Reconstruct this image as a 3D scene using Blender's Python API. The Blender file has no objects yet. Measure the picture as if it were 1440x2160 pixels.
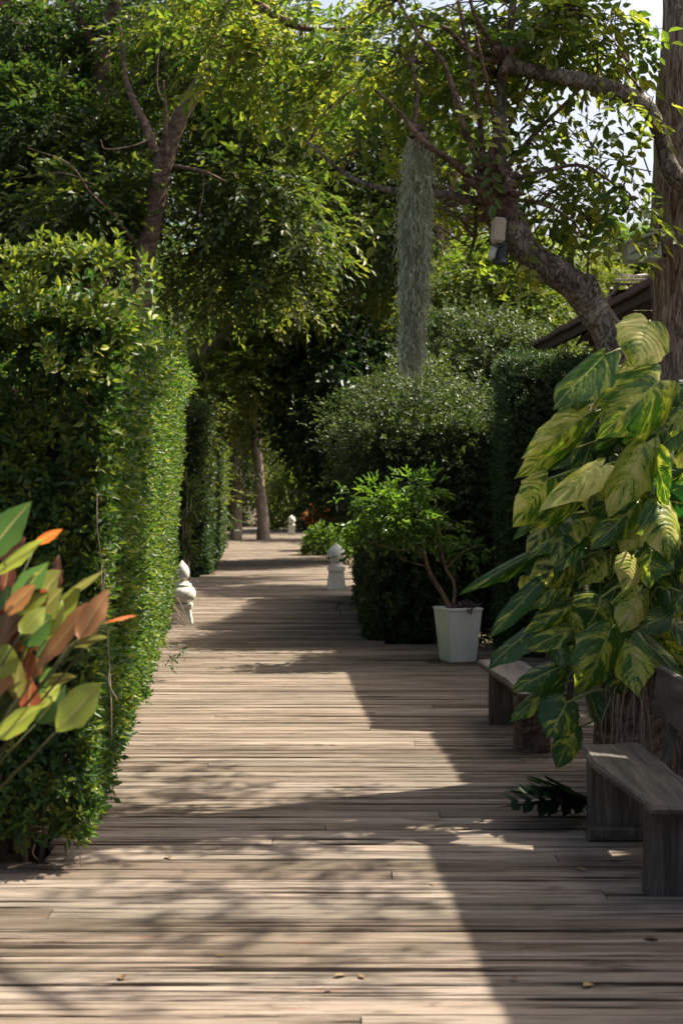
import bpy, math
import numpy as np
from mathutils import Vector, Matrix

# ------------------------------------------------------------------ camera
F, H, HY = 3000.0, 1.7, 1030.0            # focal length in photo pixels, eye height (m), horizon row
sc = bpy.context.scene
col = sc.collection
cam_d = bpy.data.cameras.new('camera')
cam = bpy.data.objects.new('camera', cam_d); col.objects.link(cam)
cam_d.sensor_fit = 'VERTICAL'; cam_d.sensor_height = 36.0; cam_d.lens = 50.0
cam_d.shift_y = -(1080 - HY) / 2160.0
cam.location = (0, 0, H); cam.rotation_euler = (math.radians(90), 0, 0)
cam_d.clip_start = 0.1; cam_d.clip_end = 3000
cam_d.dof.use_dof = True; cam_d.dof.focus_distance = 9.5; cam_d.dof.aperture_fstop = 3.8
sc.camera = cam

# ------------------------------------------------------------------ sky, sun, exposure
SUN = Vector((0.70, 0.35, 1.0)).normalized()
world = bpy.data.worlds.new('World'); sc.world = world; world.use_nodes = True
wn = world.node_tree.nodes; wl = world.node_tree.links
for n in list(wn): wn.remove(n)
sky = wn.new('ShaderNodeTexSky'); sky.sky_type = 'NISHITA'; sky.sun_disc = False
sky.sun_elevation = math.asin(SUN.z); sky.sun_rotation = math.atan2(SUN.x, SUN.y)
sky.air_density = 1.0; sky.dust_density = 8.0; sky.ozone_density = 1.0
bg = wn.new('ShaderNodeBackground'); bg.inputs['Strength'].default_value = 0.085
wo = wn.new('ShaderNodeOutputWorld')
wl.new(sky.outputs[0], bg.inputs[0]); wl.new(bg.outputs[0], wo.inputs[0])
sun_d = bpy.data.lights.new('sun', 'SUN'); sun_d.energy = 5.0; sun_d.angle = math.radians(0.53)
sun_d.color = (1.0, 0.90, 0.76)
sun = bpy.data.objects.new('sun', sun_d); col.objects.link(sun)
sun.location = (10, 5, 20); sun.rotation_euler = SUN.to_track_quat('Z', 'Y').to_euler()
sc.view_settings.view_transform = 'Standard'; sc.view_settings.look = 'None'
sc.view_settings.gamma = 1.0; sc.view_settings.use_curve_mapping = False
sc.view_settings.exposure = 1.58
sc.render.engine = 'CYCLES'
sc.cycles.use_denoising = True; sc.cycles.denoising_prefilter = 'ACCURATE'; sc.cycles.denoising_input_passes = 'RGB_ALBEDO_NORMAL'
sc.cycles.max_bounces = 8; sc.cycles.diffuse_bounces = 4; sc.cycles.glossy_bounces = 2
sc.cycles.transmission_bounces = 4; sc.cycles.transparent_max_bounces = 4
sc.cycles.sample_clamp_indirect = 6.0

# ------------------------------------------------------------------ helpers
rng = np.random.default_rng(11)
def W(x, y, d): return np.array(((x - 720) / F * d, d, H - (y - HY) / F * d))
def nrm(a): return a / np.maximum(np.linalg.norm(a, axis=-1, keepdims=True), 1e-9)
def rndv(n): return nrm(rng.normal(size=(n, 3)))

def np_mesh(name, V, Fs, mat=None, attrs=None, uv=None, smooth=False):
    """V (n,3); Fs (m,k) or list of such arrays"""
    if not isinstance(Fs, (list, tuple)): Fs = [Fs]
    V = np.asarray(V, dtype=np.float32).reshape(-1, 3)
    me = bpy.data.meshes.new(name)
    me.vertices.add(len(V)); me.vertices.foreach_set('co', V.ravel())
    loops = np.concatenate([np.asarray(f).ravel() for f in Fs]).astype(np.int32)
    tot = np.concatenate([np.full(len(f), np.asarray(f).shape[1]) for f in Fs]).astype(np.int32)
    me.loops.add(len(loops)); me.loops.foreach_set('vertex_index', loops)
    me.polygons.add(len(tot))
    me.polygons.foreach_set('loop_start', (np.cumsum(tot) - tot).astype(np.int32))
    me.polygons.foreach_set('loop_total', tot)
    me.polygons.foreach_set('use_smooth', np.full(len(tot), bool(smooth)))
    for k, a in (attrs or {}).items():
        at = me.attributes.new(k, 'FLOAT', 'POINT'); at.data.foreach_set('value', np.asarray(a, dtype=np.float32))
    if uv is not None:
        l = me.uv_layers.new(name='UVMap'); l.data.foreach_set('uv', np.asarray(uv, dtype=np.float32)[loops].ravel())
    me.update(); me.validate()
    if mat: me.materials.append(mat)
    return me

def thing(name, label, cat, loc, group=None):
    o = bpy.data.objects.new(name, None); col.objects.link(o); o.empty_display_size = 0.1
    o.location = Vector([float(c) for c in loc]); o['label'] = label; o['category'] = cat
    if group: o['group'] = group
    return o
def part(parent, name, me, M=None, stuff=False, world=True):
    """mesh given in world coordinates (or placed by the world matrix M) as child of a thing or part"""
    o = bpy.data.objects.new(name, me); col.objects.link(o); o.parent = parent
    base = Vector((0, 0, 0)); p = parent
    while p is not None: base += p.location; p = p.parent
    if M is None:
        o.location = -base if world else Vector((0, 0, 0))
    else:
        o.matrix_basis = Matrix.Translation(-base) @ M
    if stuff: o['kind'] = 'stuff'
    return o
def solo(name, me, label, cat, group=None, loc=(0, 0, 0)):
    o = bpy.data.objects.new(name, me); col.objects.link(o); o.location = loc
    o['label'] = label; o['category'] = cat
    if group: o['group'] = group
    return o
def rebase(V, base): return np.asarray(V) - np.asarray(base)
def struct(name, me):
    o = bpy.data.objects.new(name, me); col.objects.link(o); o['kind'] = 'structure'; return o

# ------------------------------------------------------------------ materials
def mat_new(name):
    m = bpy.data.materials.new(name); m.use_nodes = True
    nt = m.node_tree
    for n in list(nt.nodes): nt.nodes.remove(n)
    out = nt.nodes.new('ShaderNodeOutputMaterial')
    return m, nt, out
def nd(nt, typ, **kw):
    n = nt.nodes.new(typ)
    for k, v in kw.items(): setattr(n, k, v)
    return n
def ramp(nt, stops, fac=None, interp='LINEAR'):
    r = nd(nt, 'ShaderNodeValToRGB'); r.color_ramp.interpolation = interp
    e = r.color_ramp.elements
    while len(e) < len(stops): e.new(0.5)
    for el, (p, c) in zip(e, stops): el.position = p; el.color = (*c, 1)
    if fac is not None: nt.links.new(fac, r.inputs[0])
    return r
def math_n(nt, op, a, b=None, c=None):
    m = nd(nt, 'ShaderNodeMath', operation=op)
    for i, v in enumerate((a, b, c)):
        if v is None: continue
        if isinstance(v, (int, float)): m.inputs[i].default_value = v
        else: nt.links.new(v, m.inputs[i])
    return m.outputs[0]
def mixc(nt, fac, a, b, blend='MIX'):
    m = nd(nt, 'ShaderNodeMix', data_type='RGBA', blend_type=blend)
    for s, v in ((m.inputs[0], fac), (m.inputs[6], a), (m.inputs[7], b)):
        if isinstance(v, (int, float)): s.default_value = v
        elif isinstance(v, tuple): s.default_value = (*v, 1)
        else: nt.links.new(v, s)
    return m.outputs[2]
def noise(nt, vec, scale, detail=4, rough=0.55, dist=0.0):
    n = nd(nt, 'ShaderNodeTexNoise'); n.inputs['Scale'].default_value = scale
    n.inputs['Detail'].default_value = detail; n.inputs['Roughness'].default_value = rough
    n.inputs['Distortion'].default_value = dist
    if vec is not None: nt.links.new(vec, n.inputs['Vector'])
    return n.outputs[0]
def mapping(nt, vec, scale=(1, 1, 1), loc=(0, 0, 0), rot=(0, 0, 0)):
    m = nd(nt, 'ShaderNodeMapping'); m.inputs['Scale'].default_value = scale
    m.inputs['Location'].default_value = loc; m.inputs['Rotation'].default_value = rot
    nt.links.new(vec, m.inputs['Vector']); return m.outputs[0]

def leaf_mat(name, dark, mid, light, trans=0.4, tcol=(1.2, 1.3, 0.5), rough=0.5, spec=0.32):
    dark, mid, light = (tuple(x * k for x, k in zip(q_, (1.18, .98, 1.15))) for q_ in (dark, mid, light))
    m, nt, out = mat_new(name)
    a = nd(nt, 'ShaderNodeAttribute', attribute_name='rnd'); b = nd(nt, 'ShaderNodeAttribute', attribute_name='clump')
    f = math_n(nt, 'ADD', math_n(nt, 'MULTIPLY', a.outputs['Fac'], 0.45), math_n(nt, 'MULTIPLY', b.outputs['Fac'], 0.55))
    c = ramp(nt, [(0.12, dark), (0.5, mid), (0.92, light)], f).outputs[0]
    p = nd(nt, 'ShaderNodeBsdfPrincipled'); nt.links.new(c, p.inputs['Base Color'])
    p.inputs['Roughness'].default_value = rough; p.inputs['Specular IOR Level'].default_value = spec
    t = nd(nt, 'ShaderNodeBsdfTranslucent')
    tc = mixc(nt, 1.0, c, tcol, 'MULTIPLY'); nt.links.new(tc, t.inputs['Color'])
    mx = nd(nt, 'ShaderNodeMixShader'); mx.inputs[0].default_value = trans
    nt.links.new(p.outputs[0], mx.inputs[1]); nt.links.new(t.outputs[0], mx.inputs[2])
    nt.links.new(mx.outputs[0], out.inputs[0])
    return m

def bark_mat(name, c0, c1, c2, stretch=(6, 6, 1.4), bump=0.6, scale=3.0):
    m, nt, out = mat_new(name)
    g = nd(nt, 'ShaderNodeNewGeometry')
    v = mapping(nt, g.outputs['Position'], stretch)
    n1 = noise(nt, v, scale, 8, 0.65, 0.6)
    n2 = noise(nt, g.outputs['Position'], 3.2, 4, 0.6)
    n3 = noise(nt, v, scale * 1.25, 5, 0.6, 1.2)
    ridge = math_n(nt, 'ABSOLUTE', math_n(nt, 'SUBTRACT', n3, 0.5))
    c = ramp(nt, [(0.32, c0), (0.5, c1), (0.68, c2)], n1).outputs[0]
    c = mixc(nt, math_n(nt, 'MULTIPLY', ramp(nt, [(0.45, (0, 0, 0)), (0.65, (1, 1, 1))], n2).outputs[0], 0.6), c, c2)
    crack = ramp(nt, [(0.0, (0, 0, 0)), (0.05, (1, 1, 1))], ridge).outputs[0]
    c = mixc(nt, math_n(nt, 'MULTIPLY', math_n(nt, 'SUBTRACT', 1.0, crack), 0.55), c, tuple(x * 0.35 for x in c0))
    p = nd(nt, 'ShaderNodeBsdfPrincipled'); nt.links.new(c, p.inputs['Base Color'])
    p.inputs['Roughness'].default_value = 0.9; p.inputs['Specular IOR Level'].default_value = 0.15
    b = nd(nt, 'ShaderNodeBump'); b.inputs['Strength'].default_value = bump; b.inputs['Distance'].default_value = 0.03
    hgt = math_n(nt, 'ADD', n1, math_n(nt, 'MULTIPLY', crack, 0.4))
    nt.links.new(hgt, b.inputs['Height']); nt.links.new(b.outputs[0], p.inputs['Normal'])
    nt.links.new(p.outputs[0], out.inputs[0]); return m

def plain_mat(name, c, rough=0.7, vary=0.25, scale=6.0, bump=0.15, spec=0.3, dirt=None, dscale=2.5):
    m, nt, out = mat_new(name)
    g = nd(nt, 'ShaderNodeNewGeometry')
    n1 = noise(nt, g.outputs['Position'], scale, 6, 0.6)
    cc = mixc(nt, n1, tuple(x * (1 - vary) for x in c), tuple(min(1, x * (1 + vary)) for x in c))
    if dirt:
        n2 = noise(nt, mapping(nt, g.outputs['Position'], (1, 1, 0.35)), dscale, 7, 0.7)
        cc = mixc(nt, ramp(nt, [(0.48, (0, 0, 0)), (0.72, (0.85, 0.85, 0.85))], n2).outputs[0], cc, dirt)
    p = nd(nt, 'ShaderNodeBsdfPrincipled'); nt.links.new(cc, p.inputs['Base Color'])
    p.inputs['Roughness'].default_value = rough; p.inputs['Specular IOR Level'].default_value = spec
    b = nd(nt, 'ShaderNodeBump'); b.inputs['Strength'].default_value = bump; b.inputs['Distance'].default_value = 0.02
    nt.links.new(noise(nt, g.outputs['Position'], scale * 8, 5, 0.6), b.inputs['Height'])
    nt.links.new(b.outputs[0], p.inputs['Normal'])
    nt.links.new(p.outputs[0], out.inputs[0]); return m

def deck_mat():
    m, nt, out = mat_new('weathered_deck_wood')
    g = nd(nt, 'ShaderNodeNewGeometry'); oi = nd(nt, 'ShaderNodeObjectInfo')
    at = nd(nt, 'ShaderNodeAttribute', attribute_name='prand')
    r = math_n(nt, 'FRACT', math_n(nt, 'ADD', oi.outputs['Random'], at.outputs['Fac']))
    sep = nd(nt, 'ShaderNodeSeparateXYZ'); nt.links.new(g.outputs['Position'], sep.inputs[0])
    cmb = nd(nt, 'ShaderNodeCombineXYZ')
    nt.links.new(math_n(nt, 'ADD', math_n(nt, 'MULTIPLY', sep.outputs[0], 1.0), math_n(nt, 'MULTIPLY', r, 40.0)), cmb.inputs[0])
    nt.links.new(math_n(nt, 'MULTIPLY', sep.outputs[1], 1.0), cmb.inputs[1])
    nt.links.new(math_n(nt, 'MULTIPLY', r, 9.0), cmb.inputs[2])
    v = cmb.outputs[0]
    fine = noise(nt, mapping(nt, v, (2.2, 95, 1)), 1.0, 5, 0.65)
    streak = noise(nt, mapping(nt, v, (0.8, 26, 1)), 1.0, 5, 0.6, 0.3)
    blot = noise(nt, mapping(nt, g.outputs['Position'], (1.0, 2.2, 1)), 1.1, 6, 0.62)
    blot2 = noise(nt, mapping(nt, v, (2.2, 9.0, 1)), 1.0, 6, 0.7, 0.5)
    base = ramp(nt, [(0.0, (0.098, 0.076, 0.056)), (0.2, (0.205, 0.162, 0.126)), (0.4, (0.135, 0.107, 0.080)), (0.6, (0.250, 0.202, 0.160)), (0.8, (0.170, 0.146, 0.118)), (1.0, (0.300, 0.245, 0.198))], r).outputs[0]
    c = mixc(nt, ramp(nt, [(0.28, (0.7, 0.7, 0.7)), (0.43, (0, 0, 0))], streak).outputs[0], base, (0.060, 0.043, 0.030))
    c = mixc(nt, ramp(nt, [(0.58, (0, 0, 0)), (0.72, (0.6, 0.6, 0.6))], streak).outputs[0], c, (0.290, 0.240, 0.195))
    c = mixc(nt, ramp(nt, [(0.34, (0.85, 0.85, 0.85)), (0.48, (0, 0, 0))], fine).outputs[0], c, (0.048, 0.034, 0.024))
    c = mixc(nt, ramp(nt, [(0.46, (0, 0, 0)), (0.66, (0.75, 0.75, 0.75))], blot).outputs[0], c, mixc(nt, 0.65, c, (0.066, 0.062, 0.040)))
    c = mixc(nt, ramp(nt, [(0.55, (0, 0, 0)), (0.68, (0.8, 0.8, 0.8))], blot2).outputs[0], c, (0.050, 0.036, 0.025))
    crk = noise(nt, mapping(nt, v, (0.55, 30, 1), (3, 1, 5)), 1.0, 5, 0.65, 0.2)
    c = mixc(nt, ramp(nt, [(0.40, (1, 1, 1)), (0.45, (0, 0, 0))], crk).outputs[0], c, (0.022, 0.016, 0.012))
    c = mixc(nt, ramp(nt, [(0.60, (0, 0, 0)), (0.67, (0.6, 0.6, 0.6))], crk).outputs[0], c, (0.34, 0.285, 0.235))
    rust = math_n(nt, 'MULTIPLY', ramp(nt, [(0.70, (0, 0, 0)), (0.78, (1, 1, 1))], noise(nt, mapping(nt, v, (1.6, 30, 3)), 1.0, 3, 0.5)).outputs[0], 0.7)
    c = mixc(nt, rust, c, (0.20, 0.075, 0.03))
    p = nd(nt, 'ShaderNodeBsdfPrincipled'); nt.links.new(c, p.inputs['Base Color'])
    p.inputs['Roughness'].default_value = 0.85; p.inputs['Specular IOR Level'].default_value = 0.12
    b = nd(nt, 'ShaderNodeBump'); b.inputs['Strength'].default_value = 0.8; b.inputs['Distance'].default_value = 0.010
    nt.links.new(math_n(nt, 'ADD', fine, math_n(nt, 'ADD', streak, crk)), b.inputs['Height'])
    nt.links.new(b.outputs[0], p.inputs['Normal'])
    nt.links.new(p.outputs[0], out.inputs[0]); return m

def slab_mat(name, sc_):
    m, nt, out = mat_new(name)
    g = nd(nt, 'ShaderNodeNewGeometry'); tc = nd(nt, 'ShaderNodeTexCoord')
    v = g.outputs['Position']
    s1 = noise(nt, mapping(nt, tc.outputs['Object'], sc_), 1.0, 7, 0.72, 0.6)
    bl = noise(nt, v, 3.0, 5, 0.6)
    c = ramp(nt, [(0.36, (0.016, 0.011, 0.008)), (0.46, (0.055, 0.042, 0.032)), (0.54, (0.095, 0.076, 0.058)), (0.66, (0.20, 0.165, 0.13))], s1).outputs[0]
    c = mixc(nt, math_n(nt, 'MULTIPLY', bl, 0.5), c, (0.055, 0.053, 0.04))
    p = nd(nt, 'ShaderNodeBsdfPrincipled'); nt.links.new(c, p.inputs['Base Color']); p.inputs['Roughness'].default_value = 0.65
    b = nd(nt, 'ShaderNodeBump'); b.inputs['Strength'].default_value = 0.5; b.inputs['Distance'].default_value = 0.01
    nt.links.new(s1, b.inputs['Height']); nt.links.new(b.outputs[0], p.inputs['Normal'])
    nt.links.new(p.outputs[0], out.inputs[0]); return m

def variegated_mat():
    """marbled leaf: streaks of green, lime and cream along the side veins (object colour: r = cream share, g = darkness of the green)"""
    m, nt, out = mat_new('variegated_leaf')
    tc = nd(nt, 'ShaderNodeTexCoord'); oi = nd(nt, 'ShaderNodeObjectInfo')
    sep = nd(nt, 'ShaderNodeSeparateXYZ'); nt.links.new(tc.outputs['UV'], sep.inputs[0])
    su = math_n(nt, 'MULTIPLY', math_n(nt, 'SUBTRACT', sep.outputs[0], 0.5), 2.0)
    a = math_n(nt, 'ABSOLUTE', su)
    s = math_n(nt, 'SUBTRACT', sep.outputs[1], math_n(nt, 'MULTIPLY', a, 0.32))
    side = math_n(nt, 'MULTIPLY', math_n(nt, 'SIGN', su), 3.0)
    cmb = nd(nt, 'ShaderNodeCombineXYZ')
    nt.links.new(math_n(nt, 'ADD', math_n(nt, 'MULTIPLY', s, 9.0), side), cmb.inputs[0])
    nt.links.new(math_n(nt, 'MULTIPLY', a, 1.3), cmb.inputs[1])
    nt.links.new(math_n(nt, 'MULTIPLY', oi.outputs['Random'], 60.0), cmb.inputs[2])
    n1 = noise(nt, cmb.outputs[0], 0.55, 2, 0.5)
    n2 = noise(nt, mapping(nt, cmb.outputs[0], (2.6, 2.2, 1)), 1.0, 6, 0.8, 0.8)
    oc = nd(nt, 'ShaderNodeSeparateColor'); nt.links.new(oi.outputs['Color'], oc.inputs[0])
    k = math_n(nt, 'ADD', math_n(nt, 'ADD', math_n(nt, 'MULTIPLY', n1, 1.05), math_n(nt, 'MULTIPLY', n2, 1.15)), math_n(nt, 'SUBTRACT', oc.outputs[0], 0.89))
    green = mixc(nt, oc.outputs[1], (0.055, 0.14, 0.016), (0.012, 0.06, 0.014))
    c = ramp(nt, [(0.42, (0, 0, 0)), (0.46, (0.5, 0.5, 0.5)), (0.54, (1, 1, 1))], k)
    lime = mixc(nt, c.outputs[0], green, (0.40, 0.45, 0.05))
    c2 = ramp(nt, [(0.60, (0, 0, 0)), (0.65, (1, 1, 1))], k).outputs[0]
    cc = mixc(nt, c2, lime, mixc(nt, oc.outputs[2], (0.72, 0.66, 0.20), (0.50, 0.40, 0.17)))
    rib = ramp(nt, [(0.025, (0.8, 0.8, 0.8)), (0.06, (0, 0, 0))], a).outputs[0]
    cc = mixc(nt, rib, cc, (0.36, 0.38, 0.12))
    spots = ramp(nt, [(0.735, (0, 0, 0)), (0.76, (1, 1, 1))], noise(nt, mapping(nt, cmb.outputs[0], (1, 6, 1), (7, 0, 0)), 1.0, 2, 0.5)).outputs[0]
    cc = mixc(nt, math_n(nt, 'MULTIPLY', spots, 0.75), cc, (0.05, 0.03, 0.015))
    p = nd(nt, 'ShaderNodeBsdfPrincipled'); nt.links.new(cc, p.inputs['Base Color'])
    p.inputs['Roughness'].default_value = 0.34; p.inputs['Specular IOR Level'].default_value = 0.5
    bm = nd(nt, 'ShaderNodeBump'); bm.inputs['Strength'].default_value = 0.25; bm.inputs['Distance'].default_value = 0.01
    wv = math_n(nt, 'SINE', math_n(nt, 'ADD', math_n(nt, 'MULTIPLY', s, 62.0), math_n(nt, 'MULTIPLY', n2, 5.0))); nt.links.new(wv, bm.inputs['Height'])
    nt.links.new(bm.outputs[0], p.inputs['Normal'])
    t = nd(nt, 'ShaderNodeBsdfTranslucent'); nt.links.new(mixc(nt, 1.0, cc, (1.2, 1.25, 0.6), 'MULTIPLY'), t.inputs['Color'])
    mx = nd(nt, 'ShaderNodeMixShader'); mx.inputs[0].default_value = 0.42
    nt.links.new(p.outputs[0], mx.inputs[1]); nt.links.new(t.outputs[0], mx.inputs[2]); nt.links.new(mx.outputs[0], out.inputs[0])
    return m

def tint_leaf_mat():
    """large leaf coloured by its object colour, with feathered veins"""
    m, nt, out = mat_new('copper_leaf')
    tc = nd(nt, 'ShaderNodeTexCoord'); oi = nd(nt, 'ShaderNodeObjectInfo')
    sep = nd(nt, 'ShaderNodeSeparateXYZ'); nt.links.new(tc.outputs['UV'], sep.inputs[0])
    a = math_n(nt, 'ABSOLUTE', math_n(nt, 'MULTIPLY', math_n(nt, 'SUBTRACT', sep.outputs[0], 0.5), 2.0))
    s = math_n(nt, 'SUBTRACT', sep.outputs[1], math_n(nt, 'MULTIPLY', a, 0.25))
    wv = math_n(nt, 'SINE', math_n(nt, 'MULTIPLY', s, 95.0))
    n1 = noise(nt, tc.outputs['UV'], 3.0, 3, 0.5)
    c = mixc(nt, math_n(nt, 'MULTIPLY', n1, 0.5), oi.outputs['Color'], mixc(nt, 1.0, oi.outputs['Color'], (1.3, 0.75, 0.5), 'MULTIPLY'))
    c = mixc(nt, math_n(nt, 'MULTIPLY', math_n(nt, 'ADD', wv, 1.0), 0.09), c, (0.02, 0.01, 0.0))
    rib = ramp(nt, [(0.03, (0.6, 0.6, 0.6)), (0.08, (0, 0, 0))], a).outputs[0]
    c = mixc(nt, rib, c, (0.42, 0.36, 0.14))
    p = nd(nt, 'ShaderNodeBsdfPrincipled'); nt.links.new(c, p.inputs['Base Color']); p.inputs['Roughness'].default_value = 0.38
    t = nd(nt, 'ShaderNodeBsdfTranslucent'); nt.links.new(c, t.inputs['Color'])
    mx = nd(nt, 'ShaderNodeMixShader'); mx.inputs[0].default_value = 0.42
    nt.links.new(p.outputs[0], mx.inputs[1]); nt.links.new(t.outputs[0], mx.inputs[2]); nt.links.new(mx.outputs[0], out.inputs[0])
    return m

M_DECK = deck_mat(); M_SLAB = slab_mat('old_grey_timber', (24, 1.6, 9)); M_POST = slab_mat('old_upright_timber', (24, 24, 1.5)); M_VAR = variegated_mat(); M_TINT = tint_leaf_mat()
M_SOIL = plain_mat('garden_soil', (0.075, 0.055, 0.035), 0.95, 0.4, 2.0, 0.6, 0.1, (0.05, 0.06, 0.02))
M_JOIST = plain_mat('dark_joist_timber', (0.045, 0.035, 0.025), 0.9)
M_WHITE = plain_mat('white_painted_concrete', (0.70, 0.72, 0.66), 0.6, 0.08, 5.0, 0.12, 0.3, (0.30, 0.33, 0.25))
M_BOLL = plain_mat('white_stone_paint', (0.58, 0.57, 0.49), 0.65, 0.1, 8.0, 0.15, 0.3, (0.33, 0.33, 0.24), 5.0)
M_CREAM = plain_mat('cream_glaze', (0.55, 0.50, 0.30), 0.5, 0.12, 8.0)
M_TERRA = plain_mat('terracotta', (0.36, 0.17, 0.10), 0.75, 0.2, 6.0, 0.2)
M_CLAY = plain_mat('brown_clay', (0.33, 0.20, 0.14), 0.6, 0.25, 5.0, 0.2)
M_DARKW = plain_mat('dark_stained_boards', (0.055, 0.034, 0.026), 0.6, 0.35, 3.0, 0.2)
M_TILE = plain_mat('brown_roof_tile', (0.10, 0.065, 0.05), 0.65, 0.35, 6.0, 0.3)
M_TILEP = plain_mat('weathered_pale_tile', (0.42, 0.36, 0.34), 0.7, 0.3, 6.0, 0.3)
M_BEIGE = plain_mat('beige_plastic', (0.42, 0.36, 0.26), 0.5, 0.15, 9.0, 0.05)
M_BLACK = plain_mat('black_metal', (0.02, 0.022, 0.025), 0.4, 0.2, 9.0, 0.05, 0.5)
M_PALE = plain_mat('pale_green_paint', (0.50, 0.56, 0.50), 0.6, 0.12, 8.0, 0.1)
M_MOSS = leaf_mat('grey_moss', (0.20, 0.27, 0.15), (0.36, 0.46, 0.28), (0.55, 0.68, 0.46), 0.3, (1.1, 1.1, 0.85), 0.8, 0.15)
M_STEM = plain_mat('green_stem', (0.22, 0.27, 0.07), 0.5, 0.2, 9.0, 0.05)
M_STALK = plain_mat('copper_stalk', (0.07, 0.075, 0.03), 0.5, 0.3, 9.0, 0.05)
M_ROOT = plain_mat('dry_roots', (0.24, 0.18, 0.13), 0.85, 0.3, 12.0, 0.2)
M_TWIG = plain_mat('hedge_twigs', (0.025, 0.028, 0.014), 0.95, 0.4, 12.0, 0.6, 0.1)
B_BIG = bark_mat('rough_grey_bark', (0.16, 0.105, 0.078), (0.36, 0.255, 0.19), (0.56, 0.43, 0.34), (7, 7, 1.1), 0.9, 3.2)
B_LEAN = bark_mat('flaky_bark', (0.06, 0.045, 0.035), (0.19, 0.155, 0.12), (0.38, 0.33, 0.27), (4, 4, 2.6), 0.9, 4.2)
B_BROWN = bark_mat('brown_bark', (0.06, 0.038, 0.028), (0.15, 0.10, 0.072), (0.26, 0.185, 0.14), (3, 3, 4.5), 0.7, 3.0)
B_PALE = bark_mat('pale_bark', (0.16, 0.115, 0.085), (0.27, 0.20, 0.15), (0.36, 0.29, 0.22), (5, 5, 1.5), 0.4, 2.0)
B_POT = bark_mat('shrub_bark', (0.11, 0.065, 0.045), (0.21, 0.13, 0.09), (0.32, 0.22, 0.16), (8, 8, 5), 0.5, 4.0)
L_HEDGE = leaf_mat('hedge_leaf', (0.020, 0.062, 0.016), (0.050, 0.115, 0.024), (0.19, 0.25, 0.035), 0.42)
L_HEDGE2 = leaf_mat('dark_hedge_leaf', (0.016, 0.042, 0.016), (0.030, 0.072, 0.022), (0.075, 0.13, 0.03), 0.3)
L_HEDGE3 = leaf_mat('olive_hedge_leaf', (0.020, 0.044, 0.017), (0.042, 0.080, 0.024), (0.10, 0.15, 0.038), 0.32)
L_LEFT = leaf_mat('dark_tree_leaf', (0.014, 0.040, 0.016), (0.032, 0.075, 0.022), (0.10, 0.15, 0.03), 0.46)
L_MID = leaf_mat('mid_tree_leaf', (0.020, 0.048, 0.016), (0.046, 0.088, 0.022), (0.16, 0.20, 0.036), 0.5)
L_LIME = leaf_mat('lime_tree_leaf', (0.04, 0.085, 0.018), (0.085, 0.145, 0.025), (0.20, 0.235, 0.04), 0.5)
L_POLL = leaf_mat('bright_tree_leaf', (0.046, 0.105, 0.02), (0.095, 0.165, 0.028), (0.25, 0.29, 0.045), 0.58)
L_BIGD = leaf_mat('glossy_dark_leaf', (0.012, 0.036, 0.014), (0.022, 0.062, 0.02), (0.06, 0.12, 0.03), 0.3, rough=0.42)
L_CUT = leaf_mat('matte_cut_leaf', (0.012, 0.036, 0.014), (0.022, 0.055, 0.02), (0.05, 0.10, 0.03), 0.2, rough=0.7, spec=0.2)
L_POT = leaf_mat('pot_tree_leaf', (0.035, 0.095, 0.02), (0.075, 0.165, 0.025), (0.16, 0.27, 0.035), 0.45, rough=0.3)
L_CROT = leaf_mat('croton_leaf', (0.08, 0.025, 0.016), (0.19, 0.075, 0.025), (0.28, 0.20, 0.05), 0.35, (1.3, 1.0, 0.5))
L_GRASS = leaf_mat('strap_leaf', (0.03, 0.07, 0.02), (0.07, 0.13, 0.04), (0.18, 0.24, 0.08), 0.3)
L_DRY = leaf_mat('dry_leaf', (0.08, 0.05, 0.025), (0.17, 0.13, 0.05), (0.28, 0.27, 0.09), 0.3, (1.2, 1.0, 0.6))
L_FAR = leaf_mat('far_tree_leaf', (0.05, 0.085, 0.02), (0.10, 0.15, 0.03), (0.20, 0.24, 0.06), 0.4)

# ------------------------------------------------------------------ foliage generators
T4 = (np.array([(0, 0, 0), (.5, .45, .09), (0, 1, -.06), (-.5, .45, .09)]), np.array([(0, 1, 2), (0, 2, 3)]))
T6 = (np.array([(0, 0, 0), (.40, .27, .10), (.42, .62, .05), (0, 1, -.12), (-.42, .62, .05), (-.40, .27, .10)]), np.array([(0, 1, 2, 3), (0, 3, 4, 5)]))
def leaves_geo(tm, P, D, N, size, wr):
    T, Fc = tm; X = nrm(np.cross(D, N)); Z = np.cross(X, D)
    s = size[:, None, None]
    V = P[:, None] + s * (T[None, :, 0:1] * wr * X[:, None] + T[None, :, 1:2] * D[:, None] + T[None, :, 2:3] * Z[:, None])
    n, k = len(P), len(T)
    Fs = (np.arange(n) * k)[:, None, None] + Fc[None]
    return V.reshape(-1, 3), Fs.reshape(-1, Fc.shape[1]), k
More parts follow.
